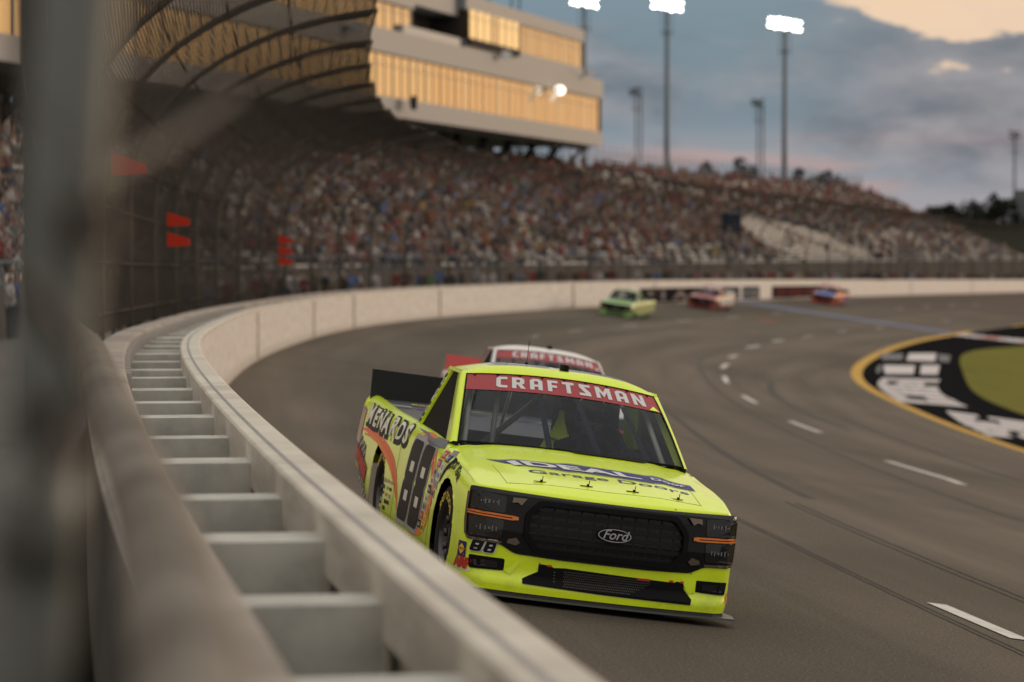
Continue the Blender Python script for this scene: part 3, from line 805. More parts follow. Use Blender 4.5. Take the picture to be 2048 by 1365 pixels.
# masts and rails on the roof
mb = MB()
for t_, h in ((9, 4), (20, 3), (26, 4.4), (33, 3), (37, 5), (12, 2.5), (43, 4)): mb.tube([bp_(t_, -6, 22), bp_(t_, -6, 22 + h)], .07, 4)
child(mb.build('roof_mast', dark_steel), bld)
# floodlights fixed along the fascia
fl_h = mat('floodlight_housing', (.30, .29, .28), .4); fl_e = mat('floodlight_lens', (.5, .48, .46), .3, emit=((1, .93, .86), .10)); fl_b = mat('bright_floodlight_lens', (.9, .9, .9), .3, emit=((1, .90, .74), 3.))
for t_, z, em, lab, rad in ((81, 15.55, fl_e, 'pale round floodlight on the grey fascia nearest the fence arcs', .55), (39.5, 16.2, fl_e, 'pale round floodlight midway along the grey fascia', .5), (8.5, 16.4, fl_e, 'pale round floodlight on the grey fascia near the building corner', .5), (20.6, 14.2, fl_b, 'glaring white lamp in front of the golden windows', .5)):
    c = bp_(t_, .75, z); mb = MB(); mb.box(bp_(t_, .3, z), (.25, .9, .2), 0)
    rd = (Vector((0, 0, 0)) - c).normalized(); q = rd.to_track_quat('Z', 'Y').to_matrix()
    k = 16; ring = [c + q @ Vector((rad * math.cos(2 * math.pi * i / k), rad * .8 * math.sin(2 * math.pi * i / k), 0)) for i in range(k)]; back = [p - rd * .35 for p in ring]
    mb.add(ring + back, [tuple(range(2 * k - 1, k - 1, -1))] + [(i, i + k, (i + 1) % k + k, (i + 1) % k) for i in range(k)], 0)
    o = mb.build('floodlight', [fl_h]); tag(o, lab, 'floodlight', None if em is fl_b else 'floodlights along the building fascia')
    m2 = MB(); m2.add([p + rd * .01 for p in ring], [tuple(range(k))]); m2.build('lens', em, o)
    if em is fl_b:
        m2 = MB(); 
        for j in range(7):
            cc = c + BD * (.6 + j * .34) + Vector((0, 0, -.16 * j)); r2 = .28 - .02 * j
            m2.add([cc + q @ Vector((r2 * math.cos(2 * math.pi * i / 10), r2 * math.sin(2 * math.pi * i / 10), 0)) for i in range(10)], [tuple(range(10))])
        m2.build('lens', mat('string_lamp_lens', (.9, .9, .9), .3, emit=((1, .80, .60), .5)), o)
# small dark camera lamp under the soffit
mb = MB(); c = bp_(67, .5, 10.9); mb.lathe([(0, .0), (.1, .5), (.5, .55), (.6, 0)], tuple(c), 12); tag(mb.build('loudspeaker', dark_steel), 'dark round loudspeaker on the lower fascia above the crowd', 'loudspeaker')

# ================================================================== LIGHT TOWERS
pole_m = mat('light_pole_steel', (.085, .11, .125), .5, metal=.2); lamp_on = mat('stadium_lamp_lit', (1, 1, 1), .3, emit=((1, .97, .93), 9.)); rack_m = mat('lamp_rack', (.03, .034, .038), .5)
rj = random.Random(17)
def tower(px, Y, ytop, label, lit=True, width=4.7, rp=.36, group='stadium light towers', twin=False, zb=-6):
    X = (px - 1024) / FPX * Y; zt = (495 - ytop) / FPX * Y
    root = empty('light_tower', (X, Y, zb)); tag(root, label, 'light tower', group)
    mb = MB(); mb.tube([(0, 0, 0), (0, 0, zt - zb)], [rp, rp * .7], 10)
    if twin: mb.tube([(1.1, 0, 0), (1.1, 0, zt - zb - .6)], [rp, rp * .7], 8)
    mb.build('pole', pole_m, root, True)
    mb = MB(); nrow = 3 if lit else 3
    for r_ in range(2): mb.box((0, 0, zt - zb + .1 + r_ * .95), (width, .12, .12))
    mb.box((0, 0, zt - zb + .3), (.3, .2, 1.6)); 
    for k in range(3): mb.tube([(-.8 + .8 * k, -.2, zt - zb - 4), (-.8 + .8 * k, -.2, zt - zb)], .04, 4)
    mb.box((0, 0, zt - zb - 3.2), (1.4, .8, .1))
    mb.build('crossarm', rack_m, root)
    k = int(width / .62)
    for r_ in range(2):
        for i in range(k):
            x = -width / 2 + .31 + i * width / k; z = zt - zb + .1 + r_ * .95 + (.12 if lit else 0) - (x * .12 if lit else 0)
            z += rj.uniform(-.13, .13) if lit else rj.uniform(-.3, .3); x += rj.uniform(-.08, .08)
            mb = MB(); rot = Matrix.Rotation(R(68 if lit else 40), 3, 'X') @ Matrix.Rotation(R((i * 37) % 50 - 25 if not lit else 0), 3, 'Z')
            n_ = 10; ra = .27 if lit else .46
            fr = [Vector((x, -.3, z)) + rot @ Vector((ra * math.cos(2 * math.pi * j / n_), ra * math.sin(2 * math.pi * j / n_), 0)) for j in range(n_)]
            bk = [Vector((x, -.3, z)) + rot @ Vector((ra * .45 * math.cos(2 * math.pi * j / n_), ra * .45 * math.sin(2 * math.pi * j / n_), -.4)) for j in range(n_)]
            mb.add(fr + bk, [tuple(range(2 * n_ - 1, n_ - 1, -1))] + [(j, j + n_, (j + 1) % n_ + n_, (j + 1) % n_) for j in range(n_)], 0)
            mb.add(fr, [tuple(range(n_))], 1 if lit else 0)
            mb.build('lamp', [rack_m, lamp_on], root)
    return root
tower(1333, 430, 22, 'tall lit light tower between the building and the next lit tower', True, 4.6, .44)
tower(1568, 430, 60, 'tall lit light tower furthest right with a blazing white lamp rack', True, 4.9, .44)
tower(1168, 430, 14, 'lit light tower rising behind the building roof masts', True, 4.0, .40)
tower(1272, 650, 190, 'unlit slim light tower left of the lit ones above the stand', False, 3.0, .28, twin=True)
tower(1515, 650, 212, 'unlit slim light tower just left of the furthest right lit tower', False, 2.8, .30, twin=True)
tower(2028, 650, 275, 'unlit light tower at the right edge over the dark trees', False, 2.4, .36)

# ================================================================== TREES
leaf = mat('tree_leaf', (.035, .045, .028), .9, noise=.5, nscale=.4, dirt=(.015, .020, .014), spec=.2); bark = mat('tree_bark', (.05, .04, .03), .9)
def tree(px, Y, ytop, wpx, label, seed, zb=-8, group=None):
    rg = random.Random(seed); X = (px - 1024) / FPX * Y; H = (495 - ytop) / FPX * Y - zb; Rw = wpx / FPX * Y / 2
    root = empty('broadleaf_tree', (X, Y, zb)); tag(root, label, 'tree', group)
    mb = MB(); mb.tube([(0, 0, 0), (.2, 0, H * .4), (0, 0, H * .85)], [.5, .35, .08], 7)
    for k in range(6):
        a = k * 1.05; z = H * (.4 + .07 * k); mb.tube([(0, 0, z), (math.cos(a) * Rw * .6, math.sin(a) * Rw * .6, z + H * .15)], [.16, .04], 5)
    mb.build('trunk', bark, root)
    mb = MB(); blobs = [(rg.gauss(0, .42) * Rw, rg.gauss(0, .42) * Rw, H * (.50 + .42 * rg.random()), Rw * (.25 + .3 * rg.random())) for _ in range(16)] + [(0, 0, H - Rw * .3, Rw * .32)]
    for cx, cy, cz, cr in blobs:
        for _ in range(75):
            d = Vector((rg.gauss(0, 1), rg.gauss(0, 1), rg.gauss(0, .8))).normalized() * cr * (.65 + .45 * rg.random()); p = Vector((cx, cy, min(cz, H - cr * .8))) + d
            a = Vector((rg.gauss(0, 1), rg.gauss(0, 1), rg.gauss(0, 1))).normalized() * (.22 + .25 * rg.random()); b = a.cross(Vector((rg.random(), rg.random(), 1))).normalized() * a.length * .8
            mb.add([p - a, p + b, p + a, p - b], [(0, 1, 2, 3)])
    mb.build('crown', leaf, root)
TR = [(1480, 312, 50, 'pointed dark tree standing highest above the stand between the two lit towers'), (1412, 322, 44, 'low dark tree above the stand left of the pointed one'),
      (1598, 334, 34, 'small round dark tree just right of the furthest lit tower'), (1652, 338, 50, 'rounded dark tree above the crowd right of the last lit tower'), (1630, 356, 30, 'small dark tree between two rounder ones right of the lit tower'),
      (1310, 326, 70, 'low wide dark tree at the foot of the first lit tower')]
for i, (px, yt, w_, lab) in enumerate(TR): tree(px, 470, yt + 4, w_ * 1.7, lab, i + 1)
rg = random.Random(5)
for i, (px, yt, w_) in enumerate([(1860, 412, 60), (1900, 408, 60), (1945, 400, 70), (1985, 388, 70), (2030, 392, 80), (2075, 385, 90), (1915, 420, 60), (1965, 418, 80), (2010, 415, 80), (2060, 410, 80), (2120, 390, 90)]):
    tree(px, 620 + 25 * (i % 3), yt, w_, 'dark tree, %s from the left in the belt beyond the far end of the grandstand' % ('first', 'second', 'third', 'fourth', 'fifth', 'sixth', 'seventh', 'eighth', 'ninth', 'tenth', 'eleventh')[sorted([1860, 1900, 1945, 1985, 2030, 2075, 1915, 1965, 2010, 2060, 2120]).index(px)], 20 + i, group='tree belt beyond the grandstand')
# dark embankment and distant stand at the far right
emb = mat('dark_bank', (.022, .026, .016), .95, noise=.5, nscale=.1)
v = []; f = []
for i, X in enumerate(np.linspace(60, 170, 12)):
    v += [(X, 560, -9.4), (X, 590, 3.6 + .6 * math.sin(i)), (X, 700, 3.)]
    if i:
        for j in (0, 1): f.append((3 * i - 3 + j, 3 * i + j, 3 * i + 1 + j, 3 * i - 2 + j))
mesh_obj('embankment', v, f, emb, kind='structure')
mb = MB(); 
for r_ in range(8): mb.box((113 + r_ * .0, 600 + r_ * 1.2, 6.2 + r_ * .55), (22, 1.1, .5))
for x in (103, 108, 113, 118, 123): mb.tube([(x, 606, -9), (x, 606, 8)], .3, 5)
mb.box((113, 611, 11), (22, .3, 1.2))
tag(mb.build('distant_stand', mat('distant_stand_grey', (.12, .125, .13), .8)), 'small grey far-off stand above the dark trees at the right edge', 'stand')
# far tree line beyond everything (one mass)
mb = MB(); rg = random.Random(9)
for k in range(5200):
    X = rg.uniform(-260, 330); zt = -9 + (9 + 6 * math.sin(X * .05) + 3 * math.sin(X * .21)) * rg.random() ** .6
    p = Vector((X, 900 + rg.uniform(0, 12), zt)); a = Vector((rg.gauss(0, 1), rg.gauss(0, .4), rg.gauss(0, 1))).normalized() * 1.7; b = Vector((-a.z, 0, a.x))
    mb.add([p - a, p + b, p + a, p - b], [(0, 1, 2, 3)])
o = mb.build('far_wood', leaf); tag(o, kind='stuff', cat='wood', label='dark far-off wood along the horizon behind the grandstand')

# ================================================================== RACE TRUCK
# local frame: x to the truck's left, y rearward from the nose, z up
def lerp_t(T, y): return float(np.interp(y, [a for a, _ in T], [b for _, b in T]))
def sm(T, y, d=.12): return (lerp_t(T, y - d) + 2 * lerp_t(T, y) + lerp_t(T, y + d)) / 4
W_T = [(0, .93), (.30, .935), (.5, .955), (.87, .975), (1.3, .965), (1.8, .955), (2.5, .955), (3.3, .96), (3.98, .978), (4.7, .965), (5.5, .945), (6, .93)]
ZS_T = [(-.1, .725), (.0, .727), (.15, .745), (.3, .765), (.5, .80), (.85, .835), (1.2, .865), (1.5, .90), (2.2, .925), (3.0, .935), (4, .95), (5.2, .975), (5.7, .98)]
ZC_T = [(-.1, .725), (.02, .73), (.08, .755), (.2, .788), (.4, .818), (.7, .86), (1.0, .905), (1.25, .938), (1.42, .955), (6, .955)]
ZB_T = [(0, .085), (1.5, .10), (3.5, .115), (4.3, .17), (4.5, .20), (5.65, .42), (6, .45)]
TAIL = 5.62
WHY = (.875, 3.985); WHZ = .345; WHR = .372
def Wy(y): return sm(W_T, y)
def lean(z): return float(np.interp(z, [.06, .15, .20, .34, .48, .66, .715, .745], [-.045, -.045, -.005, .0, .004, .03, .045, .085]))
def gside(q): return float(np.interp(q, [0, .04, .12, .45, .70, .82, .90, .955, 1.], [.975, .99, 1., 1., .992, .984, .972, .955, .925]))
def yc(x): return .02 + .075 * (abs(x) / .8) ** 2.2
def ring_pts():
    P = []  # (x, y, frontness, segment)
    for i in range(15): x = .80 * i / 14; P.append((x, yc(x), 1., 'f'))
    A = Vector((.80, yc(.8))); B = Vector((.935, .13)); D = Vector((Wy(.34), .34))
    for i in range(1, 7):
        t = i / 7; q = A * (1 - t) ** 2 + B * 2 * t * (1 - t) + D * t * t; P.append((q.x, q.y, 1 - t, 'f'))
    y = .34
    while y < 5.45: P.append((Wy(y), y, 0., 's')); y += .045
    A = Vector((Wy(5.46), 5.46)); B = Vector((.93, TAIL)); D = Vector((.78, TAIL))
    for i in range(0, 6):
        t = i / 5; q = A * (1 - t) ** 2 + B * 2 * t * (1 - t) + D * t * t; P.append((q.x, q.y, 0., 'r'))
    for i in range(1, 9): P.append((.78 * (1 - i / 8), TAIL, 0., 'r'))
    return P
RP = ring_pts()
def shell_pt(p, q, sx):
    x, y, fr, sg = p
    zb = sm(ZB_T, y, .05); zs = sm(ZS_T, y, .04); z = zb + (zs - zb) * q
    g = gside(q); k = g * (1 - fr) + 1 * fr
    if sg == 'r': k = 1 - (1 - g) * .6
    return Vector((sx * x * (k if sg != 'f' else 1 - (1 - g) * (1 - fr)), y + lean(z) * fr + (0 if sg != 'r' else -.03 * max(0, q - .8) / .2), z))
def side_x(y, z):
    zb = sm(ZB_T, y, .05); zs = sm(ZS_T, y, .04); return Wy(y) * gside(min(1, max(0, (z - zb) / (zs - zb))))
def f_side(y, z, off=0): return Vector((-(side_x(y, z) + off), y, z))
def f_side_l(y, z, off=0): return Vector((side_x(y, z) + off, y, z))
_fx = [p for p in RP if p[3] == 'f']
def front_y(x, z):
    xa = abs(x); xs = [p[0] for p in _fx]; y = float(np.interp(xa, xs, [p[1] for p in _fx])); fr = float(np.interp(xa, xs, [p[2] for p in _fx]))
    return y + lean(z) * fr
def f_front(x, z, off=0): return Vector((x, front_y(x, z) - off, z))
NQ = [0, .02, .05, .09, .13, .17] + [.17 + .78 * i / 20 for i in range(1, 21)] + [.97, .985, 1.0]
def topw(y): return Wy(max(y, .34)) * .925
def hood_z(x, y):
    kn = min(1, abs(x) / topw(y)); zs = sm(ZS_T, y, .04); zc = sm(ZC_T, y, .05)
    c = (zc - zs) * (1 - kn ** 3.0) * min(1, max(0, (y - yc(x) - .03) * 7))
    dm = .42 + .16 * y  # raised centre panel
    c += .012 * (1 / (1 + math.exp((abs(x) - dm) * 60))) * min(1, max(0, (y - .1) * 4))
    ridge = .010 * math.exp(-((abs(x) - (.80 - .02 * y)) / .07) ** 2) * min(1, max(0, (y - .3) * 3))
    return zs + c + ridge
def f_hood(x, y, off=0): return Vector((x, y, hood_z(x, y) + off))

CREW = {}
def truck_mats():
    M = {}
    M['paint'] = mat('fluorescent_yellow_paint', (.78, .99, .012), .28, coat=.6, noise=.10, nscale=3, spec=.4, dirt=(.50, .66, .02))
    pm_ = M['paint']; t = NT(pm_.node_tree); b = t.n['Principled BSDF']; src = b.inputs['Base Color'].links[0].from_socket
    tcn = t.new('ShaderNodeTexCoord'); vo = t.new('ShaderNodeTexVoronoi'); vo.inputs['Scale'].default_value = 9; t.link(tcn.outputs['Object'], vo.inputs['Vector'])
    sepz = t.new('ShaderNodeSeparateXYZ'); t.link(tcn.outputs['Object'], sepz.inputs[0])
    spk = t.math('MULTIPLY', t.sstep(vo.outputs['Distance'], .085, .05), t.sstep(t.noise(tcn.outputs['Object'], 3.3, 2, .5), .48, .58))
    grime = t.math('MULTIPLY', t.sstep(t.noise(tcn.outputs['Object'], 2.2, 6, .7), .45, .8), t.sstep(sepz.outputs[2], .45, .08))
    c_ = t.mix(t.math('MULTIPLY', grime, .55), src, (.20, .22, .04)); c_ = t.mix(t.math('MULTIPLY', spk, .75), c_, (.07, .07, .03)); t.link(c_, b.inputs['Base Color'])
    M['black'] = mat('black_trim', (.007, .007, .008), .6, spec=.10)
    M['gloss'] = mat('black_gloss', (.006, .006, .006), .25, coat=.08, spec=.22)
    M['dark'] = mat('dark_interior', (.012, .012, .013), .8)
    M['tyre'] = mat('tyre_rubber', (.022, .020, .018), .75, noise=.5, nscale=20, dirt=(.05, .045, .04))
    M['rim'] = mat('wheel_rim', (.08, .08, .085), .35, metal=.8)
    M['grey'] = mat('bed_grey', (.055, .06, .068), .5, spec=.3)
    M['spoil'] = mat('spoiler_black', (.016, .017, .017), .6, spec=.15)
    M['chrome'] = mat('smoked_chrome', (.16, .125, .10), .30, metal=.7)
    M['amber'] = mat('amber_lens', (.75, .20, .03), .3)
    M['mesh'] = mat('duct_mesh', (.10, .095, .08), .6)
    M['redt'] = mat('red_tape', (.55, .02, .015), .5)
    M['banner'] = mat('banner_red', (.34, .022, .030), .45)
    M['white'] = mat('decal_white', (.62, .62, .64), .45)
    M['cream'] = mat('decal_cream', (.76, .73, .62), .6)
    M['dgrey'] = mat('decal_dark_grey', (.040, .041, .040), .6, spec=.1)
    M['num'] = mat('number_black', (.012, .012, .013), .5, spec=.12)
    M['silver'] = mat('decal_silver', (.36, .36, .38), .45)
    M['navy'] = mat('decal_navy', (.022, .028, .17), .5, spec=.25)
    M['red'] = mat('decal_red', (.50, .025, .025), .45)
    M['coral'] = mat('decal_coral', (.88, .13, .05), .45)
    M['orange'] = mat('decal_orange', (.85, .22, .02), .45)
    M['yel'] = mat('decal_yellow', (.80, .60, .03), .45)
    M['pink'] = mat('decal_pink', (.55, .25, .25), .5)
    M['roll'] = mat('roll_cage_grey', (.62, .60, .55), .4)
    M['net'] = mat('headrest_yellow', (.80, .95, .04), .6)
    M['lens'] = mat('lamp_lens', (.012, .012, .013), .12, coat=.25, spec=.35)
    M['led'] = mat('lamp_led', (.16, .16, .16), .35)
    M['split'] = mat('splitter_grey', (.10, .10, .095), .5)
    g = bpy.data.materials.new('windscreen_glass'); g.use_nodes = True; t = NT(g.node_tree); t.n.remove(t.n['Principled BSDF'])
    tr = t.new('ShaderNodeBsdfTransparent'); tr.inputs[0].default_value = (.72, .75, .79, 1)
    gl_ = t.new('ShaderNodeBsdfGlossy'); gl_.inputs['Roughness'].default_value = .04; gl_.inputs[0].default_value = (.8, .85, .95, 1)
    fr = t.new('ShaderNodeFresnel'); fr.inputs[0].default_value = 1.5
    mx = t.new('ShaderNodeMixShader'); t.link(t.math('ADD', t.math('MULTIPLY', fr.outputs[0], .62), .0), mx.inputs[0]); t.link(tr.outputs[0], mx.inputs[1]); t.link(gl_.outputs[0], mx.inputs[2])
    t.link(mx.outputs[0], t.n['Material Output'].inputs[0]); M['glass'] = g
    return M
M = truck_mats()

def rect(x0, y0, x1, y1, r=0): 
    p = [(x0, y0), (x1, y0), (x1, y1), (x0, y1)]
    return ngon_round(p, r) if r else p

def build_truck(name, livery=True):
    root = empty(name)
    # ---- body shell with wheel openings
    bm = bmesh.new(); base = []
    G = {}
    for sx in (-1, 1):
        for j, p in enumerate(RP):
            for i, q in enumerate(NQ):
                if p[0] < 1e-6 and sx == 1 : G[sx, j, i] = G[-1, j, i]
                else: G[sx, j, i] = bm.verts.new(shell_pt(p, q, sx))
    for sx in (-1, 1):
        for j in range(len(RP) - 1):
            for i in range(len(NQ) - 1):
                a, b, c, d = G[sx, j, i], G[sx, j + 1, i], G[sx, j + 1, i + 1], G[sx, j, i + 1]
                try: bm.faces.new((a, b, c, d) if sx == 1 else (d, c, b, a))
                except ValueError: pass
    # wheel arches
    for wy in WHY:
        inside = set()
        for v in bm.verts:
            if abs(v.co.x) > .6 and math.hypot(v.co.y - wy, v.co.z - WHZ) < WHR and v.co.y > .3: inside.add(v)
        kill = [f for f in bm.faces if all(v in inside for v in f.verts)]
        bmesh.ops.delete(bm, geom=kill, context='FACES_ONLY')
        for v in inside:
            if not v.is_valid or not v.link_faces: continue
            d = Vector((v.co.y - wy, v.co.z - WHZ)); d = d.normalized() * WHR
            v.co.y = wy + d.x; v.co.z = WHZ + d.y
        bm.verts.ensure_lookup_table()
    bmesh.ops.delete(bm, geom=[v for v in bm.verts if not v.link_faces], context='VERTS')
    # belt ledge from shoulder to cab, and bed rails
    me = bpy.data.meshes.new('body'); bm.to_mesh(me); bm.free(); me.materials.append(M['paint'])
    me.polygons.foreach_set('use_smooth', [True] * len(me.polygons))
    body = bpy.data.objects.new('body', me); C.objects.link(body); body.parent = root
    def cab_w(y): return .868
    mb = MB()
    for sx in (-1, 1):
        rows = []
        y = 1.40
        while y <= 3.12:
            rows.append([Vector((sx * topw(y), y, sm(ZS_T, y, .04))), Vector((sx * (topw(y) - .015), y, sm(ZS_T, y, .04) + .008)), Vector((sx * .80, y, sm(ZS_T, y, .04) + .018))]); y += .086
        mb.grid(rows, 0, sx > 0)
        rows = []
        y = 3.05
        while y <= TAIL + .001:
            z = sm(ZS_T, y, .04); w_ = shell_pt((Wy(y) if y < 5.46 else float(np.interp(y, [5.46, 5.58, TAIL], [Wy(5.46), .90, .80])), y, 0, 's'), 1., 1).x
            rows.append([Vector((sx * w_, y, z)), Vector((sx * (w_ - .02), y, z + .012)), Vector((sx * (w_ - .06), y, z + .012)), Vector((sx * (w_ - .07), y, z - .03))]); y += (TAIL - 3.05) / 24
        mb.grid(rows, 0, sx > 0)
    mb.build('side_rail', M['paint'], root, True)
    # bed cover, tail panel
    mb = MB(); rows = []
    for i in range(13):
        y = 3.02 + (TAIL - .04 - 3.02) * i / 12; z = sm(ZS_T, y, .04) - .012
        rows.append([Vector((x * .86, y, z + .012 * (1 - x * x))) for x in np.linspace(-1, 1, 9)])
    mb.grid(rows, 0)
    mb.build('bed_cover', M['grey'], root, True)
    if livery:
        mb = MB(); fb = lambda x, y, off=0: Vector((x, y, sm(ZS_T, y, .04) + .004 + off))
        art = flat(text='8RHB', size=.22, bold=.004)
        # tape marks and sponsor strip at the foot of the spoiler
        lay(mb, flat([rect(-.62, 4.9, .1, 5.0, .04), rect(-.60, 4.915, .08, 4.985, .03)]), fb, .002, 0, 0)
        lay(mb, flat(text='RACING TEAM', size=.09), lambda x, y, off: fb(x - .3, 4.95 + y * .9, off), .004, 0, 0)
        for k in range(7): lay(mb, flat([rect(-.82 + k * .2, 4.62, -.66 + k * .2, 4.68)]), fb, .002, 0, 1 + k % 2)
        mb.build('bed_lettering', [M['yel'], M['silver'], M['navy']], root)
    # ---- hood
    mb = MB(); cols = [(-1, p) for p in reversed(_fx + [(Wy(.34), .34, 0, 'f')])] + [(1, p) for p in (_fx + [(Wy(.34), .34, 0, 'f')])[1:]]
    ysd = [.34 + .0432 * i for i in range(26)]
    rows = []
    wc = topw(.34)
    first = [shell_pt(p, 1., sx) for sx, p in cols]
    xc = abs(first[0].x)
    for r_i, ys in enumerate(ysd):
        v_ = (ys - .34) / (1.42 - .34); row = []
        for (sx, p), f0 in zip(cols, first):
            kn = f0.x / xc
            y = f0.y + (1.42 - f0.y) * v_
            x = kn * topw(ys)
            if r_i == 0: row.append(f0.copy())
            else: row.append(Vector((x, y, hood_z(x, y))))
        rows.append(row)
        if r_i == 0:
            for d_ in (.012, .035, .07, .11):
                row = []
                for (sx, p), f0 in zip(cols, first):
                    kn = f0.x / xc; y = f0.y + d_ * (1 - abs(kn) ** 6); x = kn * topw(.34) if abs(kn) > .999 else f0.x
                    if abs(kn) > .999: row.append(f0.copy())
                    else: row.append(Vector((x, y, max(hood_z(x, y), f0.z + .02 * min(1, d_ / .03) * (1 - abs(kn) ** 6)))))
                # keep rows ordered before the next station
                rows.append(row)
    # drop next station rows that would overlap
    out = [rows[0]]
    for row in rows[1:]:
        if row[len(row) // 2].y > out[-1][len(row) // 2].y + .004: out.append(row)
    mb.grid(out, 0)
    mb.build('hood', M['paint'], root, True)
    # ---- undertray, wheel wells
    mb = MB(); mb.box((0, 2.85, .30), (1.42, 5.0, .26)) 
    mb.box((0, 2.43, .45), (1.80, 2.0, .50)); mb.box((0, 4.95, .68), (1.66, 1.0, .30)); mb.box((0, .55, .45), (1.2, .7, .3))
    mb.build('chassis', M['dark'], root)
    # ---- wheels
    for wy in WHY:
        for sx in (-1, 1):
            xo = .945 if wy < 2 else .94
            wz = .335
            m_ = MB(); pr = [(-.30, .19), (-.30, .30), (-.285, .328), (-.25, .337), (-.05, .337), (-.012, .328), (.0, .305), (.004, .26), (-.008, .205), (-.02, .195)]
            m_.lathe([(a * sx, r) for a, r in pr], (sx * xo, wy, wz), 40)
            wh = m_.build('wheel', M['tyre'], root, True)
            m_ = MB(); m_.lathe([(a * sx, r) for a, r in [(-.01, .196), (-.04, .185), (-.06, .10), (-.045, .06), (-.045, .0)]], (sx * xo, wy, wz), 32)
            for k in range(8):
                a = k * math.pi / 4; m_.box((sx * (xo - .045), wy + .13 * math.cos(a), wz + .13 * math.sin(a)), (.03, .05, .05))
            m_.build('rim', M['rim'], wh, True)
            if livery and sx < 0:
                m_ = MB()
                for a0, txt in ((0, 'GOOD YEAR'), (math.pi, 'EAGLE')):
                    art = flat(text=txt, size=.075, bold=.002, space=1.1, maxlen=.03)
                    def fw(x, y, off, a0=a0):
                        a = a0 + x / .25; r = .262 + y
                        return Vector((sx * (xo + .004 + off), wy + r * math.sin(a), wz + r * math.cos(a)))
                    lay(m_, art, fw, .003)
                m_.build('tyre_lettering', M['yel'], wh)
    # ---- windscreen
    def f_ws(a, b, off=0):  # a -1..1 across, b 0..1 up
        hb, ht = .822, .70
        x = a * (hb + (ht - hb) * b)
        bow = 1 - a * a
        y = (1.45 - .06 * bow) + (.68 - .02 * bow) * b
        z = (.938 + .025 * bow) + (.452 + .022 * bow) * b + .02 * math.sin(math.pi * b)
        nv = Vector((a * .25, -.58, .80)); nv.normalize()
        return Vector((x, y, z)) + nv * off
    root_f = f_ws
    BB = .735  # banner starts here
    mb = MB(); mb.grid([[f_ws(a, b) for a in np.linspace(-1, 1, 21)] for b in np.linspace(0, BB + .02, 14)])
    mb.build('windscreen', M['glass'], root, True)
    mb = MB(); mb.grid([[f_ws(a, b, .004) for a in np.linspace(-1, 1, 21)] for b in np.linspace(BB, 1, 6)], 0)
    LET = {
        'C': ([[(.0, .15), (.12, 0), (.55, 0), (.55, .22), (.26, .22), (.22, .27), (.22, .73), (.26, .78), (.55, .78), (.55, 1), (.12, 1), (.0, .85)]], .62),
        'R': ([[(0, 0), (.22, 0), (.22, .34), (.30, .34), (.44, 0), (.68, 0), (.50, .38), (.62, .48), (.62, .86), (.50, 1), (0, 1)], [(.22, .55), (.22, .79), (.40, .79), (.40, .55)]], .74),
        'A': ([[(0, 0), (.22, 0), (.22, .28), (.42, .28), (.42, 0), (.64, 0), (.64, .84), (.48, 1), (.16, 1), (0, .84)], [(.22, .48), (.22, .74), (.27, .79), (.37, .79), (.42, .74), (.42, .48)]], .74),
        'F': ([[(0, 0), (.22, 0), (.22, .36), (.48, .36), (.48, .57), (.22, .57), (.22, .79), (.54, .79), (.54, 1), (0, 1)]], .60),
        'T': ([[(.20, 0), (.42, 0), (.42, .78), (.62, .78), (.62, 1), (0, 1), (0, .78), (.20, .78)]], .70),
        'S': ([[(.0, 0), (.60, 0), (.60, .28), (.30, .78), (.62, .78), (.62, 1), (.03, 1), (.03, .72), (.33, .22), (0, .22)]], .72),
        'M': ([[(0, 0), (.21, 0), (.21, .60), (.41, .12), (.61, .60), (.61, 0), (.82, 0), (.82, 1), (.60, 1), (.41, .55), (.22, 1), (0, 1)]], .92),
        'N': ([[(0, 0), (.21, 0), (.21, .58), (.46, 0), (.68, 0), (.68, 1), (.47, 1), (.47, .44), (.22, 1), (0, 1)]], .70)}
    word = 'CRAFTSMAN'; tot = sum(LET[c][1] for c in word) + .16 * (len(word) - 1) ; x = 0
    for ch in word:
        lps, wd = LET[ch]
        art = flat([[(x + px_, py_) for px_, py_ in lp] for lp in lps], maxlen=.2)
        lay(mb, art, lambda u, v, off: f_ws(-.70 + 1.555 * u / tot, BB + (1 - BB) * (.17 + .66 * v), off), .007, 0, 1)
        x += wd + .16
    if livery:
        lay(mb, flat([[(.87, BB + .005), (.93, BB + .075), (.975, BB + .005)]]), f_ws, .008, 0, 2)
    mb.build('windscreen_banner', [M['banner'], M['white'], M['paint']], root)
    mb = MB(); e = [f_ws(-1, b, .003) for b in np.linspace(0, 1, 9)] + [f_ws(a, 1, .003) for a in np.linspace(-1, 1, 13)[1:]] + [f_ws(1, b, .003) for b in np.linspace(1, 0, 9)[1:]]
    mb.tube(e, .007, 5); mb.tube([f_ws(a, 0, .004) for a in np.linspace(-1, 1, 17)], .009, 5)
    # cowl wedge below the glass on the driver's side
    mb.grid([[Vector((x, 1.36 - .05 * (1 - (x - .25) ** 2 / .2), hood_z(x, 1.36) + .004)) for x in np.linspace(.0, .50, 7)], [Vector((x, 1.42, hood_z(x, 1.42) + .012)) for x in np.linspace(-.05, .55, 7)]])
    for a in np.linspace(-.92, .92, 9): 
        p = f_ws(a, .985, .008); mb.box(p, (.018, .018, .006))
    mb.build('windscreen_trim', M['black'], root)
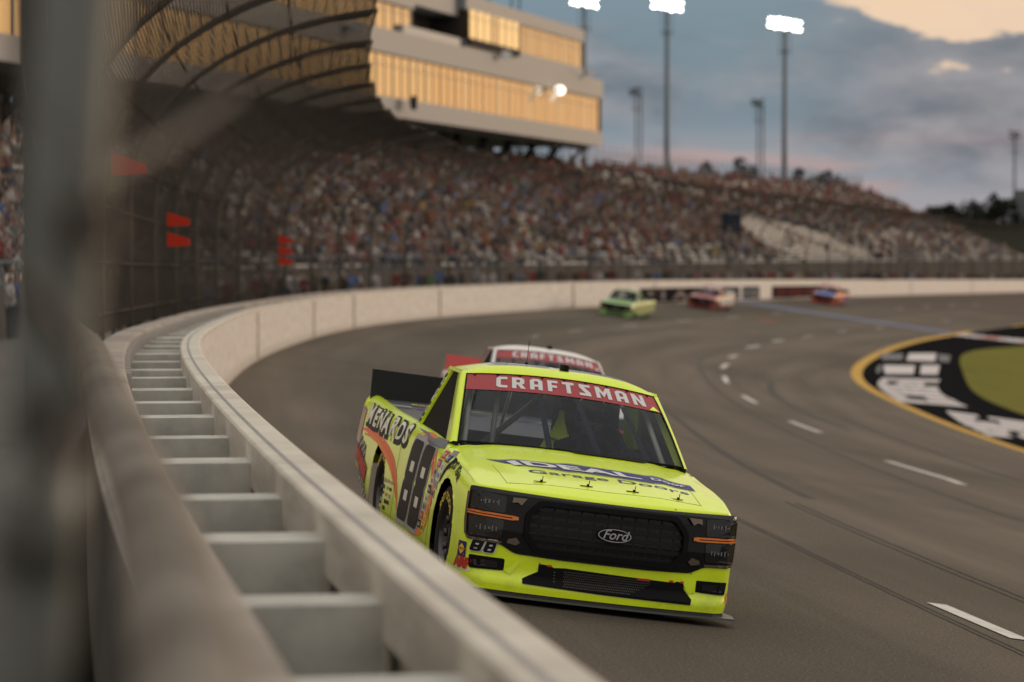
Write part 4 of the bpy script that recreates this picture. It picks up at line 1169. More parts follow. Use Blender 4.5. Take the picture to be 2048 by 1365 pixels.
    # ---- greenhouse: pillars, roof
    for sx in (-1, 1):
        mb = MB()
        S_ = lambda x, y, z: Vector((sx * x, y, z))
        n_ = 8
        inner = [f_ws(sx, b, 0) for b in np.linspace(0, 1, n_ + 1)]
        mid = [S_(.868 + (.742 - .868) * b - .0 * b, 1.50 + .66 * b, .925 + .468 * b + .012 * math.sin(math.pi * b)) for b in np.linspace(0, 1, n_ + 1)]
        sid = [S_(.872 + (.742 - .872) * b, 1.66 + .60 * b, .93 + .458 * b) for b in np.linspace(0, 1, n_ + 1)]
        ins = [S_(.872 + (.742 - .872) * b - .05, 1.68 + .60 * b, .93 + .458 * b) for b in np.linspace(0, 1, n_ + 1)]
        mb.grid([inner, [(a * .55 + b * .45) + S_(.008, -.006, .006) for a, b in zip(inner, mid)], mid, sid, ins], 0, sx < 0)
        # B pillar panel
        f1 = [S_(.870 + (.742 - .870) * b - .05, 2.93 + (2.54 - 2.93) * b, .93 + .458 * b) for b in np.linspace(0, 1, n_ + 1)]
        f2 = [S_(.870 + (.742 - .870) * b, 2.93 + (2.54 - 2.93) * b, .93 + .458 * b) for b in np.linspace(0, 1, n_ + 1)]
        r1 = [S_(.864 + (.728 - .864) * b, 3.06 + (2.74 - 3.06) * b, .93 + .462 * b) for b in np.linspace(0, 1, n_ + 1)]
        r2 = [S_(.82 + (.67 - .82) * b, 3.09 + (2.79 - 3.09) * b, .93 + .475 * b) for b in np.linspace(0, 1, n_ + 1)]
        r3 = [S_(.76 + (.62 - .76) * b, 3.09 + (2.79 - 3.09) * b, .93 + .48 * b) for b in np.linspace(0, 1, n_ + 1)]
        mb.grid([f1, f2, r1, r2, r3], 0, sx < 0)
        # header over the side window, sill strip under it
        hd = [S_(.742, 2.16 + (2.60) * 0 + (2.72 - 2.16) * t_, 1.386) for t_ in np.linspace(0, 1, 6)]
        hd2 = [p + S_(-.03, 0, .0) for p in hd]
        hd0 = [p + S_(-.012, 0, .028) for p in hd]
        mb.grid([hd0, hd, hd2], 0, sx > 0)
        mb.build('cab_pillar', M['paint'], root, True)
    mb = MB(); rows = []
    for t_ in np.linspace(0, 1, 12):
        row = []
        for a in np.linspace(-1, 1, 25):
            fr = f_ws(max(-1, min(1, a * 1.04)), 1, 0)
            yf = fr.y if abs(a) < .962 else 2.15
            rear = 2.80 - .06 * abs(a) ** 4
            y = yf + (rear - yf) * t_
            ze = 1.392 + .004 * math.sin(math.pi * t_)
            z = ze + (.076 + .036 * math.sin(math.pi * min(1, .12 + t_ * .8)) - .012 * t_) * (1 - abs(a) ** 3.6)
            if t_ == 0 and abs(a) < .962: z = fr.z + .002
            row.append(Vector((a * .742, y, z)))
        rows.append(row)
    mb.grid(rows); roof = mb.build('roof', M['paint'], root, True)
    def roof_z(x, y):
        a = x / .742; t_ = min(1, max(0, (y - 2.09) / .7)); return 1.392 + (.076 + .036 * math.sin(math.pi * min(1, .12 + t_ * .8)) - .012 * t_) * (1 - abs(a) ** 3.6)
    f_roof = lambda x, y, off=0: Vector((x, y, roof_z(x, y) + .004 * 0 + off + .003))
    # rear window
    mb = MB(); mb.grid([[Vector((a * (.76 - .14 * b), 3.09 - .30 * b - .02 * (1 - a * a), .93 + .48 * b + .05 * (1 - a * a) * b)) for a in np.linspace(-1, 1, 9)] for b in np.linspace(0, 1, 5)])
    mb.build('rear_window', M['glass'], root, True)
    # antenna, roof camera pod
    mb = MB(); px, py = .03, 2.22; z0 = roof_z(px, py)
    mb.tube([(px, py, z0 - .01), (px, py, z0 + .045), (px, py, z0 + .052)], [.036, .036, .030], 20); mb.build('camera_pod', M['gloss'], root, False)
    mb = MB(); ax_, ay_ = -.21, 2.45; z0 = roof_z(ax_, ay_); mb.tube([(ax_, ay_, z0), (ax_, ay_, z0 + .02)], .012, 8); mb.tube([(ax_, ay_, z0 + .02), (ax_, ay_, z0 + .17)], .0022, 5); mb.build('antenna', M['black'], root)
    # ---- interior
    mb = MB()
    mb.grid([[(x, y, .74) for x in (-.83, .83)] for y in (1.38, 3.05)], 0)
    mb.box((0, 1.62, .86), (1.58, .30, .12), 0)   # dash
    for sx in (-1, 1): mb.box((sx * .83, 2.25, .84), (.03, 1.6, .19), 0)
    mb.box((0, 3.02, .84), (1.6, .04, .20), 0)
    mb.box((.31, 2.66, 1.02), (.44, .10, .56), 0); mb.box((.31, 2.6, 1.24), (.36, .12, .14), 0)   # seat back
    mb.box((.31 - .20, 2.55, 1.19), (.05, .24, .2), 0); mb.box((.31 + .20, 2.55, 1.19), (.05, .24, .2), 0)
    mb.build('interior', M['dark'], root)
    mb = MB()
    mb.tube([(-.455, 2.12, .76), (-.455, 2.14, 1.36)], .021, 10)
    mb.tube([(-.44, 2.55, .88), (-.02, 2.55, 1.30)], .024, 10)
    mb.tube([(-.60, 2.22, 1.36), (.60, 2.22, 1.36)], .02, 8)
    mb.tube([(-.60, 2.68, .8), (-.57, 2.68, 1.36), (.57, 2.68, 1.36), (.60, 2.68, .8)], .022, 8)
    mb.tube([(-.74, 1.66, .90), (-.64, 2.22, 1.33), (-.57, 2.65, 1.37)], .02, 8); mb.tube([(.74, 1.66, .90), (.64, 2.22, 1.33), (.57, 2.65, 1.37)], .02, 8)
    mb.tube([(-.25, 2.7, 1.3), (-.30, 2.75, .9)], .012, 8)
    mb.build('roll_cage', M['roll'], root, True)
    mb = MB()
    for x0, x1 in ((.085, .19), (.445, .555), (-.20, -.165)):
        mb.grid([[f_ws(x0 / .75 + w_, .74, -.02) for w_ in (-.028, .028)], [f_ws(x1 / .8 + w_, .04, -.02) for w_ in (-.028, .028)]])
    mb.tube([(.06, 1.60, .93), (.62, 1.60, .93)], .01, 6)
    k_ = 20; mb.tube([(.31 + .17 * math.cos(2 * math.pi * i / k_), 1.93 + .03 * math.sin(2 * math.pi * i / k_), 1.0 + .16 * math.sin(2 * math.pi * i / k_)) for i in range(k_ + 1)], .014, 8)
    mb.build('windscreen_strap', M['dark'] if False else mat('strap_navy', (.018, .022, .035), .6), root)
    mb = MB()
    mb.grid([[(-.08, 2.25, .90), (.02, 2.22, .905), (.12, 2.2, .91)], [(-.045, 2.25, .98), (.03, 2.22, .99), (.13, 2.2, .985)], [(0.0, 2.25, 1.05), (.05, 2.22, 1.05), (.115, 2.2, 1.04)], [(.035, 2.25, 1.14), (.06, 2.24, 1.14), (.085, 2.22, 1.13)], [(.045, 2.26, 1.205), (.06, 2.25, 1.21), (.075, 2.24, 1.20)]])
    mb.tube([(-.03, 2.2, 1.02), (.05, 2.19, 1.0), (.12, 2.18, 1.03)], .016, 8)
    mb.build('head_net', M['net'], root, True)
    # door window inner darkness: lexan and net
    for sx in (-1, 1):
        mb = MB(); sw = mat('side_window_black', (.012, .011, .010), .6, spec=.05)
        mb.grid([[Vector((sx * (.852 + (.725 - .852) * b), 1.66 + .62 * b + (2.94 - 1.66 + (-.39 - .62) * b) * t_, .925 + .46 * b)) for t_ in np.linspace(0, 1, 5)] for b in np.linspace(0, 1, 5)])
        mb.build('side_window', sw, root)
    # grey sill panel at the foot of the window
    mb = MB()
    fs_ = lambda y, z, off=0: Vector((-(.876 + (.93 - z) * .6 + off), y, z))
    lay(mb, flat([[(2.75, .925), (2.0, .925), (1.55, .93), (1.45, .875), (2.02, .855), (2.25, .90)]]), lambda y, z, off: Vector((-(side_x(y, min(z, sm(ZS_T, y, .04))) + off if z < sm(ZS_T, y, .04) - .004 else topw(y) - (z - sm(ZS_T, y, .04)) * .8 + off), y, z)), .005, 0, 0)
    mb.build('window_sill', mat('sill_grey', (.10, .11, .12), .35), root)
    # ---- spoiler
    mb = MB(); sm_ = MB()
    P0 = []; P1 = []
    for a in np.linspace(-1, 1, 9): P0.append(Vector((a * .90, 5.40, .955))); P1.append(Vector((a * .90, 5.47, 1.205 - .004 * (1 - a * a))))
    mb.grid([P0, P1]); mb.grid([[p + Vector((0, .012, 0)) for p in P1], [p + Vector((0, .012, 0)) for p in P0]]); mb.grid([P1, [p + Vector((0, .012, 0)) for p in P1]])
    for sx in (-1, 1):
        mb.add([(sx * .90, 5.40, .96), (sx * .90, 5.412, .96), (sx * .90, 5.482, 1.205), (sx * .90, 5.47, 1.205)], [(0, 1, 2, 3)])
    for a in (-.6, -.2, .2, .6): mb.tube([(a, 5.55, .96), (a, 5.47, 1.1)], .008, 6)
    mb.build('spoiler', M['spoil'], root)
    # ---- tail lamp
    for sx, fn in ((-1, f_side), (1, f_side_l)):
        mb = MB(); lay(mb, flat([ngon_round([(5.22, .88), (5.45, .90), (5.53, .60), (5.30, .58)], .03)]), fn, .006, .006)
        mb.build('tail_lamp', mat('tail_lamp_smoked', (.16, .045, .035), .3, coat=.3), root)
    # ---- front end
    gp = [(-.935, .742), (-.64, .735), (-.3, .729), (.3, .729), (.64, .735), (.935, .742), (.945, .56), (.925, .405), (.88, .388), (.70, .385), (.60, .335), (.3, .326), (-.3, .326), (-.60, .335), (-.70, .385), (-.88, .388), (-.925, .405), (-.945, .56)]
    def f_ft(x, z, off=0):  # wraps round the corner
        xa = abs(x)
        if xa <= .80: return Vector((x, front_y(x, z) - off, z))
        t_ = (xa - .80) / .145; A = Vector((.80, yc(.8))); B = Vector((.935, .13)); D = Vector((Wy(.34), .34)); t_ *= .62
        q = A * (1 - t_) ** 2 + B * 2 * t_ * (1 - t_) + D * t_ * t_; tg = (B - A) * (1 - t_) + (D - B) * t_; nn = Vector((tg.y, -tg.x)).normalized()
        q = q + nn * off; return Vector((math.copysign(q.x, x), q.y + lean(z) * (1 - t_), z))
    mb = MB(); lay(mb, flat([ngon_round(gp, .03)], maxlen=.05), f_ft, .008, .01); mb.build('grille_surround', M['gloss'], root, False)
    octo = [(-.56, .60), (-.56, .455), (-.47, .355), (.47, .355), (.56, .455), (.56, .60), (.47, .705), (-.47, .705)]
    mb = MB()
    lay(mb, flat([ngon_round(octo, .03), ngon_round(offset_poly(octo, -.035), .03)], maxlen=.05), f_front, .040, .035, 0)
    inn = offset_poly(octo, -.05)
    for r_ in range(6):
        z = .395 + r_ * .056; xm = .52 - max(0, abs(z - .53) - .09) * .9
        art = flat([[(-xm, z - .012)] + [(-xm + 2 * xm * i / 24, z + .012 + .010 * (i % 2)) for i in range(25)] + [(xm, z - .012)]], maxlen=.06)
        lay(mb, art, f_front, .014, .008, 1)
    for k in range(11):
        x = -.46 + .092 * k; zt = .66 if abs(x) < .42 else .60; zb_ = .39 if abs(x) < .42 else .45
        lay(mb, flat([rect(x - .006, zb_, x + .006, zt)], maxlen=.1), f_front, .012, .006, 1)
    mb.build('grille', [M['black'], mat('grille_bar_dark', (.012, .012, .013), .65, spec=.2)], root)
    # lamps
    for sx in (-1, 1):
        mb = MB(); q = lambda pts: [(sx * x, z) for x, z in pts]
        lay(mb, flat([q(ngon_round([(.685, .70), (.90, .715), (.915, .60), (.69, .590)], .02))]), f_ft, .014, .006, 0)
        lay(mb, flat([q(ngon_round([(.69, .545), (.915, .555), (.90, .425), (.70, .42)], .02))]), f_ft, .014, .006, 0)
        for z0, z1 in ((.628, .682), (.455, .508)):
            for k in range(7):
                x = .735 + .018 * k + .006 * math.sin(k * 5 + z0 * 90); hh = .003 + .012 * ((k * 5 + int(z0 * 50)) % 4) / 3; z0 += .004 * math.sin(k * 3.1 + sx)
                lay(mb, flat([q(rect(x, (z0 + z1) / 2 - hh, x + .007, (z0 + z1) / 2 + hh + .003))]), f_ft, .018, .003, 1)
        lay(mb, flat([q([(.62, .579), (.905, .588), (.925, .584), (.925, .576), (.62, .568)])]), f_ft, .022, .010, 2)
        lay(mb, flat([q([(.64, .561), (.925, .570), (.925, .560), (.64, .550)])]), f_ft, .020, .010, 2)
        lay(mb, flat([q([(.60, .576), (.64, .579), (.64, .551), (.60, .556)])]), f_ft, .024, .010, 2)
        mb.build('headlight', [M['lens'], M['led'], M['amber']], root)
        mb = MB(); lay(mb, flat([q([(.555, .702), (.648, .700), (.652, .665), (.615, .672), (.590, .655)])]), f_front, .030, .02, 0)
        lay(mb, flat([q([(.575, .41), (.60, .39), (.66, .40), (.655, .425), (.60, .44)])]), f_front, .026, .02, 0)
        lay(mb, flat([q([(.925, .70), (.945, .70), (.95, .52), (.935, .42), (.92, .42), (.932, .55)])]), f_ft, .016, .008, 0)
        lay(mb, flat([q([(.69, .402), (.90, .408), (.92, .43), (.93, .42), (.91, .392), (.70, .388)])]), f_ft, .014, .008, 0)
        mb.build('headlight_trim', M['chrome'], root)
    # emblem
    el_ = lambda a, b: [(a * math.cos(2 * math.pi * i / 28), b * math.sin(2 * math.pi * i / 28)) for i in range(28)]
    fe = lambda x, z, off=0: f_front(x + .045, z + .532, off)
    mb = MB(); lay(mb, flat([el_(.118, .046)]), fe, .040, .03, 0); lay(mb, flat([el_(.114, .043), el_(.108, .038)]), fe, .044, 0, 1)
    if livery: lay(mb, flat(text='Ford', size=.088, shear=.35, bold=.0008, maxlen=.05), lambda x, z, off: fe(x, z + .002, off), .044, 0, 1)
    mb.build('emblem', [M['black'], M['silver']], root)
    # lower air opening
    lg = [(-.43, .288), (-.345, .282), (-.33, .272), (-.25, .278), (.50, .262), (.52, .272), (.565, .268), (.575, .225), (.63, .165), (.625, .128), (0, .135), (-.53, .150), (-.53, .18), (-.43, .235)]
    mb = MB(); lay(mb, flat([lg], maxlen=.05), f_front, .006, .006, 0)
    for r_ in range(7):
        z = .158 + r_ * .0155
        for k in range(46):
            x = -.26 + k * .0128 + (.006 if r_ % 2 else 0)
            if x < .20 + (r_ * .028): lay(mb, ([(x, z), (x + .0085, z), (x + .0042, z + .011)], [(0, 1, 2)], []), f_front, .012, 0, 1)
    for x in (.0,): 
        for z in (.18, .20, .22, .24): lay(mb, flat([rect(-.325, z, -.315, z + .008)]), f_front, .010, 0, 1)
    for a, b_, z in ((-.43, -.42, .281), (-.375, -.345, .275), (.24, .33, .256), (.465, .495, .263), (.545, .568, .263)):
        lay(mb, flat([rect(a, z, b_, z + .014)]), f_front, .010, .0, 2)
    mb.build('air_inlet', [M['black'], M['mesh'], M['redt']], root)
    # fog lamp pockets
    for sx in (-1, 1):
        q = lambda pts: [(sx * x, z) for x, z in pts]
        mb = MB(); lay(mb, flat([q(ngon_round([(.655, .292), (.885, .292), (.875, .205), (.655, .215)], .015))]), f_ft, .007, .007, 0)
        lay(mb, flat([q(ngon_round([(.70, .27), (.855, .27), (.845, .225), (.70, .228)], .012))]), f_ft, .010, .0, 1)
        mb.build('fog_lamp', [M['black'], M['lens']], root)
        mb = MB()
        # bright bevel beside the pocket
        P = [f_ft(sx * .655, .292, .008), f_ft(sx * .655, .215, .008), f_ft(sx * .545, .300, .002), f_ft(sx * .61, .19, .002)]
        mb.add([P[0], P[2], P[3], P[1]], [(0, 1, 2, 3)] if sx > 0 else [(3, 2, 1, 0)])
        mb.build('fog_lamp_bevel', M['paint'], root)
    # splitter
    out = [(x, yc(x) - .055) for x in np.linspace(-.80, .80, 21)]
    loop = [(-.955, .45), (-.985, .30), (-.965, .10)] + out + [(.955, .07), (.985, .25), (.955, .45)]
    mb = MB(); k = len(loop); mb.add([(x, y, .060) for x, y in loop] + [(x, y, .048) for x, y in loop], [tuple(range(k)), tuple(range(2 * k - 1, k - 1, -1))] + [(i, i + k, (i + 1) % k + k, (i + 1) % k) for i in range(k)])
    mb.grid([[f_ft(x, .090, -.01) for x in np.linspace(-.9, .9, 19)], [Vector((x, front_y(x, .09) + .02, .055)) for x in np.linspace(-.9, .9, 19)]])
    mb.build('splitter', M['split'], root)
    # hood latches, panel lines
    mb = MB()
    for x in (-.44, -.12, .20, .51):
        y = .30; z = hood_z(x, y); mb.box((x, y, z + .003), (.085, .012, .004)); mb.box((x + .01, y, z + .010), (.012, .03, .012)); mb.tube([(x + .015, y, z + .01), (x + .02, y + .01, z + .04)], .003, 5)
    mb.build('hood_latch', M['black'], root)
    mb = MB()
    for sx in (-1, 1):
        pts = [(sx * (.66 + .02 * (y / .5)), y) for y in np.linspace(.24, .75, 8)]
        mb.tube([f_hood(x, y, .0005) for x, y in pts], .0022, 4)
        pts = [(y, .90 - .0) for y in ()]
    mb.tube([f_hood(x, .215 + .05 * abs(x), .0005) for x in np.linspace(-.66, .66, 20)], .0016, 4)
    for s_ in (f_side, f_side_l):
        mb.tube([s_(1.42, z, .0005) for z in np.linspace(.82, .13, 10)], .002, 4)
        mb.tube([s_(3.15, z, .0005) for z in np.linspace(.90, .13, 10)], .002, 4)
        mb.tube([s_(y, .205, .0005) for y in np.linspace(1.35, 3.6, 20)], .0018, 4)
        for k in range(14): mb.box(s_(1.45 + k * .155, .165, .002), (.008, .016, .006))
    mb.build('panel_seam', mat('seam_dark_green', (.22, .30, .015), .6), root)
    mb = MB(); h_ = MB()
    lay(h_, flat([[(.98, .86), (.90, .845), (1.20, .655), (1.235, .65)]]), f_side, .004); h_.build('fender_vent', M['black'], root)
    if not livery: return root
    # ---------------- livery (stickers)
    # hood sponsor
    fh = f_hood
    mb = MB()
    def band(u, v, off=0): # u -1..1 across, v 0..1 front->back
        x = .66 * u + .01; y = .70 + .165 * v - .02 * u
        return fh(x, y, off)
    top = [(-1.08, 1.22), (-.62, 1.0), (-.36, 1.05), (-.22, 1.32), (.60, 1.0), (.70, 1.22), (1.09, .95)]
    bot = [(1.09, .02), (.76, .12), (.62, -.20), (-.16, .02), (-.28, -.10), (-.42, .02), (-.80, .22)]
    lay(mb, flat([top + bot], maxlen=.06), band, .0025, 0, 0)
    lay(mb, flat([[(x, y + .09) for x, y in top] + [(x, y + .13) for x, y in reversed(top)]], maxlen=.06), band, .0025, 0, 0)
    lay(mb, flat([[(x, y - .12) for x, y in bot] + [(x, y - .17) for x, y in reversed(bot)]], maxlen=.06), band, .0025, 0, 0)
    lay(mb, flat(text='IDEAL', size=1.0, bold=.038, shear=-.15, space=1.04, maxlen=.06), band, .006, 0, 1, T=lambda u, v: (-.17 + u * .50, .46 + v * 1.0))
    lay(mb, flat(text='Door', size=.62, bold=.02, maxlen=.06), band, .006, 0, 1, T=lambda u, v: (.82 + u * .27, .54 + v * .95))
    lay(mb, flat(text='Garage Doors', size=1.0, bold=.006, maxlen=.1), lambda u, v, off: fh(.09 + u * .196, .565 + v * .135 - .02 * u * .17, off), .0025, 0, 0)
    mb.build('hood_lettering', [M['navy'], M['white']], root)
    # roof number seen flat
    mb = MB()
    for o_ in (-.27, .27):
        lay(mb, flat([ngon_round([(o_ - .25, 2.24), (o_ + .25, 2.24), (o_ + .25, 2.72), (o_ - .25, 2.72)], .08)]), f_roof, .002, 0, 1)
        lay(mb, flat([ngon_round([(o_ - .21, 2.27), (o_ + .21, 2.27), (o_ + .21, 2.69), (o_ - .21, 2.69)], .07), rect(o_ - .10, 2.32, o_ + .10, 2.43), rect(o_ - .10, 2.53, o_ + .10, 2.64)]), f_roof, .004, 0, 0)
    mb.build('roof_number', [mat('roof_number_grey', (.13, .16, .19), .3), M['white']], root)
    # side number 88
    def digit(xc_, w_, z0, z1, sk, r=.07, holes=True, grow=0.):
        zm = (z0 + z1) / 2; hw = w_ / 2 + grow
        P = [(xc_ - hw, z1 + grow), (xc_ + hw, z1 + grow), (xc_ + hw, zm + .03), (xc_ + hw - .035, zm), (xc_ + hw, zm - .03), (xc_ + hw, z0 - grow), (xc_ - hw, z0 - grow), (xc_ - hw, zm - .03), (xc_ - hw + .035, zm), (xc_ - hw, zm + .03)]
        L_ = [ngon_round(P, r, 4)]
        if holes:
            for c_ in (z0 + (z1 - z0) * .31, z0 + (z1 - z0) * .67): L_.append(rect(xc_ - .075, c_ - .040, xc_ + .075, c_ + .040))
        return [[(x + (z - zm) * sk, z) for x, z in lp] for lp in L_]
    mb = MB(); T_ = lambda u, z: (-u, z)   # reading direction: rear to front
    SK = .42
    for xc_ in (-2.53, -2.02):
        g_ = digit(xc_, .43, .235, .855, SK, .08, False, .035)
        lay(mb, flat(g_, maxlen=.06), f_side, .003, 0, 1, T=T_)
    for xc_ in (-2.53, -2.02):
        lay(mb, flat(digit(xc_, .43, .235, .855, SK), maxlen=.06), f_side, .0055, 0, 0, T=T_)
        for c_ in (.235 + .62 * .31, .235 + .62 * .67):
            lay(mb, flat([[(x + (z - .545) * SK, z) for x, z in rect(xc_ - .075, c_ - .040, xc_ + .075, c_ + .040)]]), f_side, .0052, 0, 2, T=T_)
    mb.build('side_number', [M['num'], M['silver'], M['cream']], root)
    # orange swooshes
    mb = MB()
    def swoosh(ctrl, w0, w1, mi, off):
        pts = []; n_ = 26
        for i in range(n_ + 1):
            t = i / n_; y = float(np.interp(t, np.linspace(0, 1, len(ctrl)), [c[0] for c in ctrl])); z = float(np.interp(t, np.linspace(0, 1, len(ctrl)), [c[1] for c in ctrl])); pts.append(Vector((y, z)))
        for _ in range(3): pts = [pts[0]] + [(pts[i - 1] + pts[i] * 2 + pts[i + 1]) / 4 for i in range(1, n_)] + [pts[-1]]
        A = []; B = []
        for i, p in enumerate(pts):
            d = (pts[min(i + 1, n_)] - pts[max(i - 1, 0)]).normalized(); nn = Vector((-d.y, d.x)); ww = (w0 + (w1 - w0) * math.sin(math.pi * i / n_)) / 2
            A.append(p + nn * ww); B.append(p - nn * ww)
        mb.grid([[f_side(p.x, p.y, off) for p in A], [f_side(p.x, p.y, off) for p in B]], mi)
    swoosh([(5.25, .715), (4.75, .735), (4.1, .72), (3.5, .64), (3.15, .52), (2.98, .38), (2.92, .28)], .015, .085, 0, .002)
    swoosh([(5.1, .685), (4.6, .705), (4.1, .695), (3.55, .60), (3.22, .48), (3.03, .36)], .01, .05, 1, .0035)
    swoosh([(2.62, .875), (2.35, .905), (1.95, .89), (1.62, .80), (1.48, .62), (1.46, .45), (1.60, .30), (1.95, .215), (2.3, .20)], .02, .13, 1, .002)
    swoosh([(2.5, .88), (2.2, .895), (1.9, .865), (1.66, .76), (1.56, .60)], .01, .06, 0, .003)
    mb.build('side_swoosh', [M['coral'], M['orange']], root)
    # MENARDS lettering
    mb = MB(); Tm = lambda u, v: (3.98 - u * 1.0, .838 + v)
    def menards(u, v, off):
        return f_side(3.98 - u, min(.955, .848 + v * 1.0 - .005 * u), off)
    chars = 'MENARDS'; xs_ = [-.96, -.62, -.31, .0, .33, .64, .93]
    for ch, x_, dz in zip(chars, xs_, (.0, -.004, .004, -.004, .002, -.004, .0)):
        lay(mb, flat(text=ch, size=.215, bold=.035, shear=.18, sx=1.75, maxlen=.05), menards, .004, 0, 1, T=lambda u, v: (x_ + u + .015, dz + v * .92 - .014))
        lay(mb, flat(text=ch, size=.215, bold=(.004 if ch == 'D' else .009), shear=.18, sx=1.75, maxlen=.05), menards, .0065, 0, 0, T=lambda u, v: (x_ + u, dz + v * .92))
    mb.build('side_lettering', [M['cream'], M['dgrey']], root)
    # rear quarter logo: dark red word block between chequered flags
    mb = MB()
    lay(mb, flat([ngon_round([(5.42, .60), (5.16, .555), (4.86, .50), (4.62, .44), (4.64, .30), (4.92, .34), (5.2, .40), (5.46, .46)], .03)], maxlen=.06), f_side, .003, 0, 2)
    lay(mb, flat([ngon_round([(5.39, .585), (5.16, .54), (4.86, .485), (4.645, .43), (4.665, .32), (4.92, .355), (5.2, .415), (5.43, .475)], .02)], maxlen=.06), f_side, .005, 0, 0)
    for cy, cz, s_ in ((5.28, .635, 1), (4.98, .585, 1), (5.12, .35, 1), (4.80, .27, 1)):
        for i in range(4):
            for j in range(3):
                y0 = cy + .12 - i * .065; z0 = cz + .045 - j * .034 - (i * .008)
                lay(mb, flat([rect(y0 - .065, z0 - .034, y0, z0)]), f_side, .003, 0, 2 if (i + j) % 2 else 1)
    lay(mb, flat(text='MALARKEY', size=.15, bold=.006, sx=1.1, shear=.1, maxlen=.05), lambda u, v, off: f_side(5.03 - u, .452 + v * .9 - .14 * u, off), .007, 0, 3)
    mb.build('quarter_logo', [mat('logo_red', (.42, .05, .045), .6), M['silver'], M['dgrey'], M['red']], root)
    # sticker column on the front fender and small stickers behind the rear wheel opening
    mb = MB(); rr = random.Random(11)
    MI = [M['red'], M['white'], M['dgrey'], M['navy'], M['silver'], M['orange'], M['pink'], M['yel']]
    zz = .872; row = 0
    cols_ = [((0, 'EMC'), (3, 'JRI')), ((0, 'EXIDE'), (1, 'LQ')), ((4, 'SAFE'), (1, 'TRD')), ((1, 'CALICO'), (4, 'K1')), ((2, 'MAHLE'), (6, 'LUCAS')), ((1, 'ebay'), (5, 'ERA')), ((4, 'J188'), (5, 'PPG')), ((0, 'XFINITY'), (7, 'BR')), ((2, 'HANS'), (7, 'DART'))]
    for r_, (a_, b_) in enumerate(cols_):
        h = .062; yb = 1.40 + r_ * .062
        for k, (ci, tx) in enumerate((a_, b_)):
            y1 = yb - k * .165; y0 = y1 - .15; z1 = zz - k * .012
            lay(mb, flat([rect(y0, z1 - h + .004, y1, z1)]), f_side, .0035, 0, ci)
            fg = 1 if ci in (0, 2, 3, 5) else (0 if r_ % 2 else 2)
            lay(mb, flat(text=tx, size=h * .62, bold=.001, maxlen=.05), lambda u, v, off: f_side((y0 + y1) / 2 - u * min(1, .13 / (h * .45 * len(tx))), z1 - h / 2 + v, off), .006, 0, fg)
        zz -= h + .006
    for k in range(14):
        y0 = 3.62 - (k % 3) * .14 - rr.random() * .03 + .02 * (k // 3); z0 = .46 - (k // 3) * .052
        lay(mb, flat([rect(y0 - .07 - rr.random() * .03, z0 - .022 - rr.random() * .012, y0, z0)]), f_side, .003, 0, rr.choice([2, 2, 7, 4, 6, 2]))
    # B pillar strip stickers
    def f_bp(t, w_, off):
        return Vector((-(.868 + (.737 - .868) * t + off), 2.99 - .35 * t + w_, .93 + .46 * t))
    for k in range(9):
        t0 = .06 + k * .1; lay(mb, ([(t0, -.03), (t0 + .07, -.03), (t0 + .07, .03), (t0, .03)], [(0, 1, 2, 3)], []), f_bp, .006, 0, (2, 2, 4, 2, 1, 4, 2, 4, 2)[k])
    art = flat(text='GOOD YEAR', size=.072, bold=.0035, space=1.05, maxlen=.03)
    def f_gy(u, v, off):
        a = -.62 + u / .50; r = .475 + v
        y = WHY[0] - r * math.sin(-a) ; z = WHZ + r * math.cos(a)
        y = WHY[0] - r * math.sin(a + .55 + .62); 
        a2 = u / .47 + .12
        return f_side(WHY[0] - r * math.sin(a2) + .0, WHZ - .012 + r * math.cos(a2), off)
    lay(mb, art, f_gy, .003, 0, 2)
    # triangle sticker at fender top
    lay(mb, flat([[(1.12, .895), (.86, .905), (1.0, .855), (1.25, .85)]]), f_side, .003, 0, 4)
    mb.build('contingency_sticker', MI, root)
    # nose stickers
    mb = MB()
    for o_ in (-.843, -.762):
        lay(mb, flat([[(x + (z - .35) * .25, z) for x, z in ngon_round(rect(o_ - .039, .314, o_ + .039, .408), .018)]]), f_ft, .010, 0, 1)
        lay(mb, flat([[(x + (z - .35) * .25, z) for x, z in ngon_round(rect(o_ - .034, .319, o_ + .034, .403), .015)], [(x + (z - .35) * .25, z) for x, z in rect(o_ - .010, .332, o_ + .012, .344)], [(x + (z - .35) * .25, z) for x, z in rect(o_ - .010, .361, o_ + .012, .373)]]), f_ft, .012, 0, 0)
    fl = lambda x, z, off: f_ft(-.952 + x * .80, z, off)
    lay(mb, flat([rect(-.052, .262, .048, .365)]), fl, .004, 0, 2)
    lay(mb, flat([[(-.045, .315), (0, .350), (.042, .315), (0, .278)]]), fl, .006, 0, 3)
    lay(mb, flat(text='SUNOCO', size=.020, bold=.0008, maxlen=.03), lambda x, z, off: fl(x, z + .315, off), .008, 0, 4)
    lay(mb, flat([[(-.045, .345), (-.03, .36), (-.02, .355), (-.04, .34)], [(.04, .275), (.03, .27), (.02, .285), (.035, .29)]]), fl, .006, 0, 4)
    lay(mb, flat([rect(-.092, .178, .080, .192)]), lambda x, z, off: f_ft(-.945 + x * .95, z, off), .003, 0, 1)
    lay(mb, flat(text='ARP', size=.095, bold=.006, shear=.05, space=.9, maxlen=.03), lambda x, z, off: f_ft(-.945 + x * .95, z + .222, off), .005, 0, 4)
    lay(mb, flat(text='AP', size=.085, bold=.006, maxlen=.03), lambda x, z, off: f_ft(.915 + x * .3, z + .18, off), .005, 0, 4)
    mb.build('nose_sticker', [M['num'], M['white'], M['navy'], M['yel'], M['red']], root)
    return root

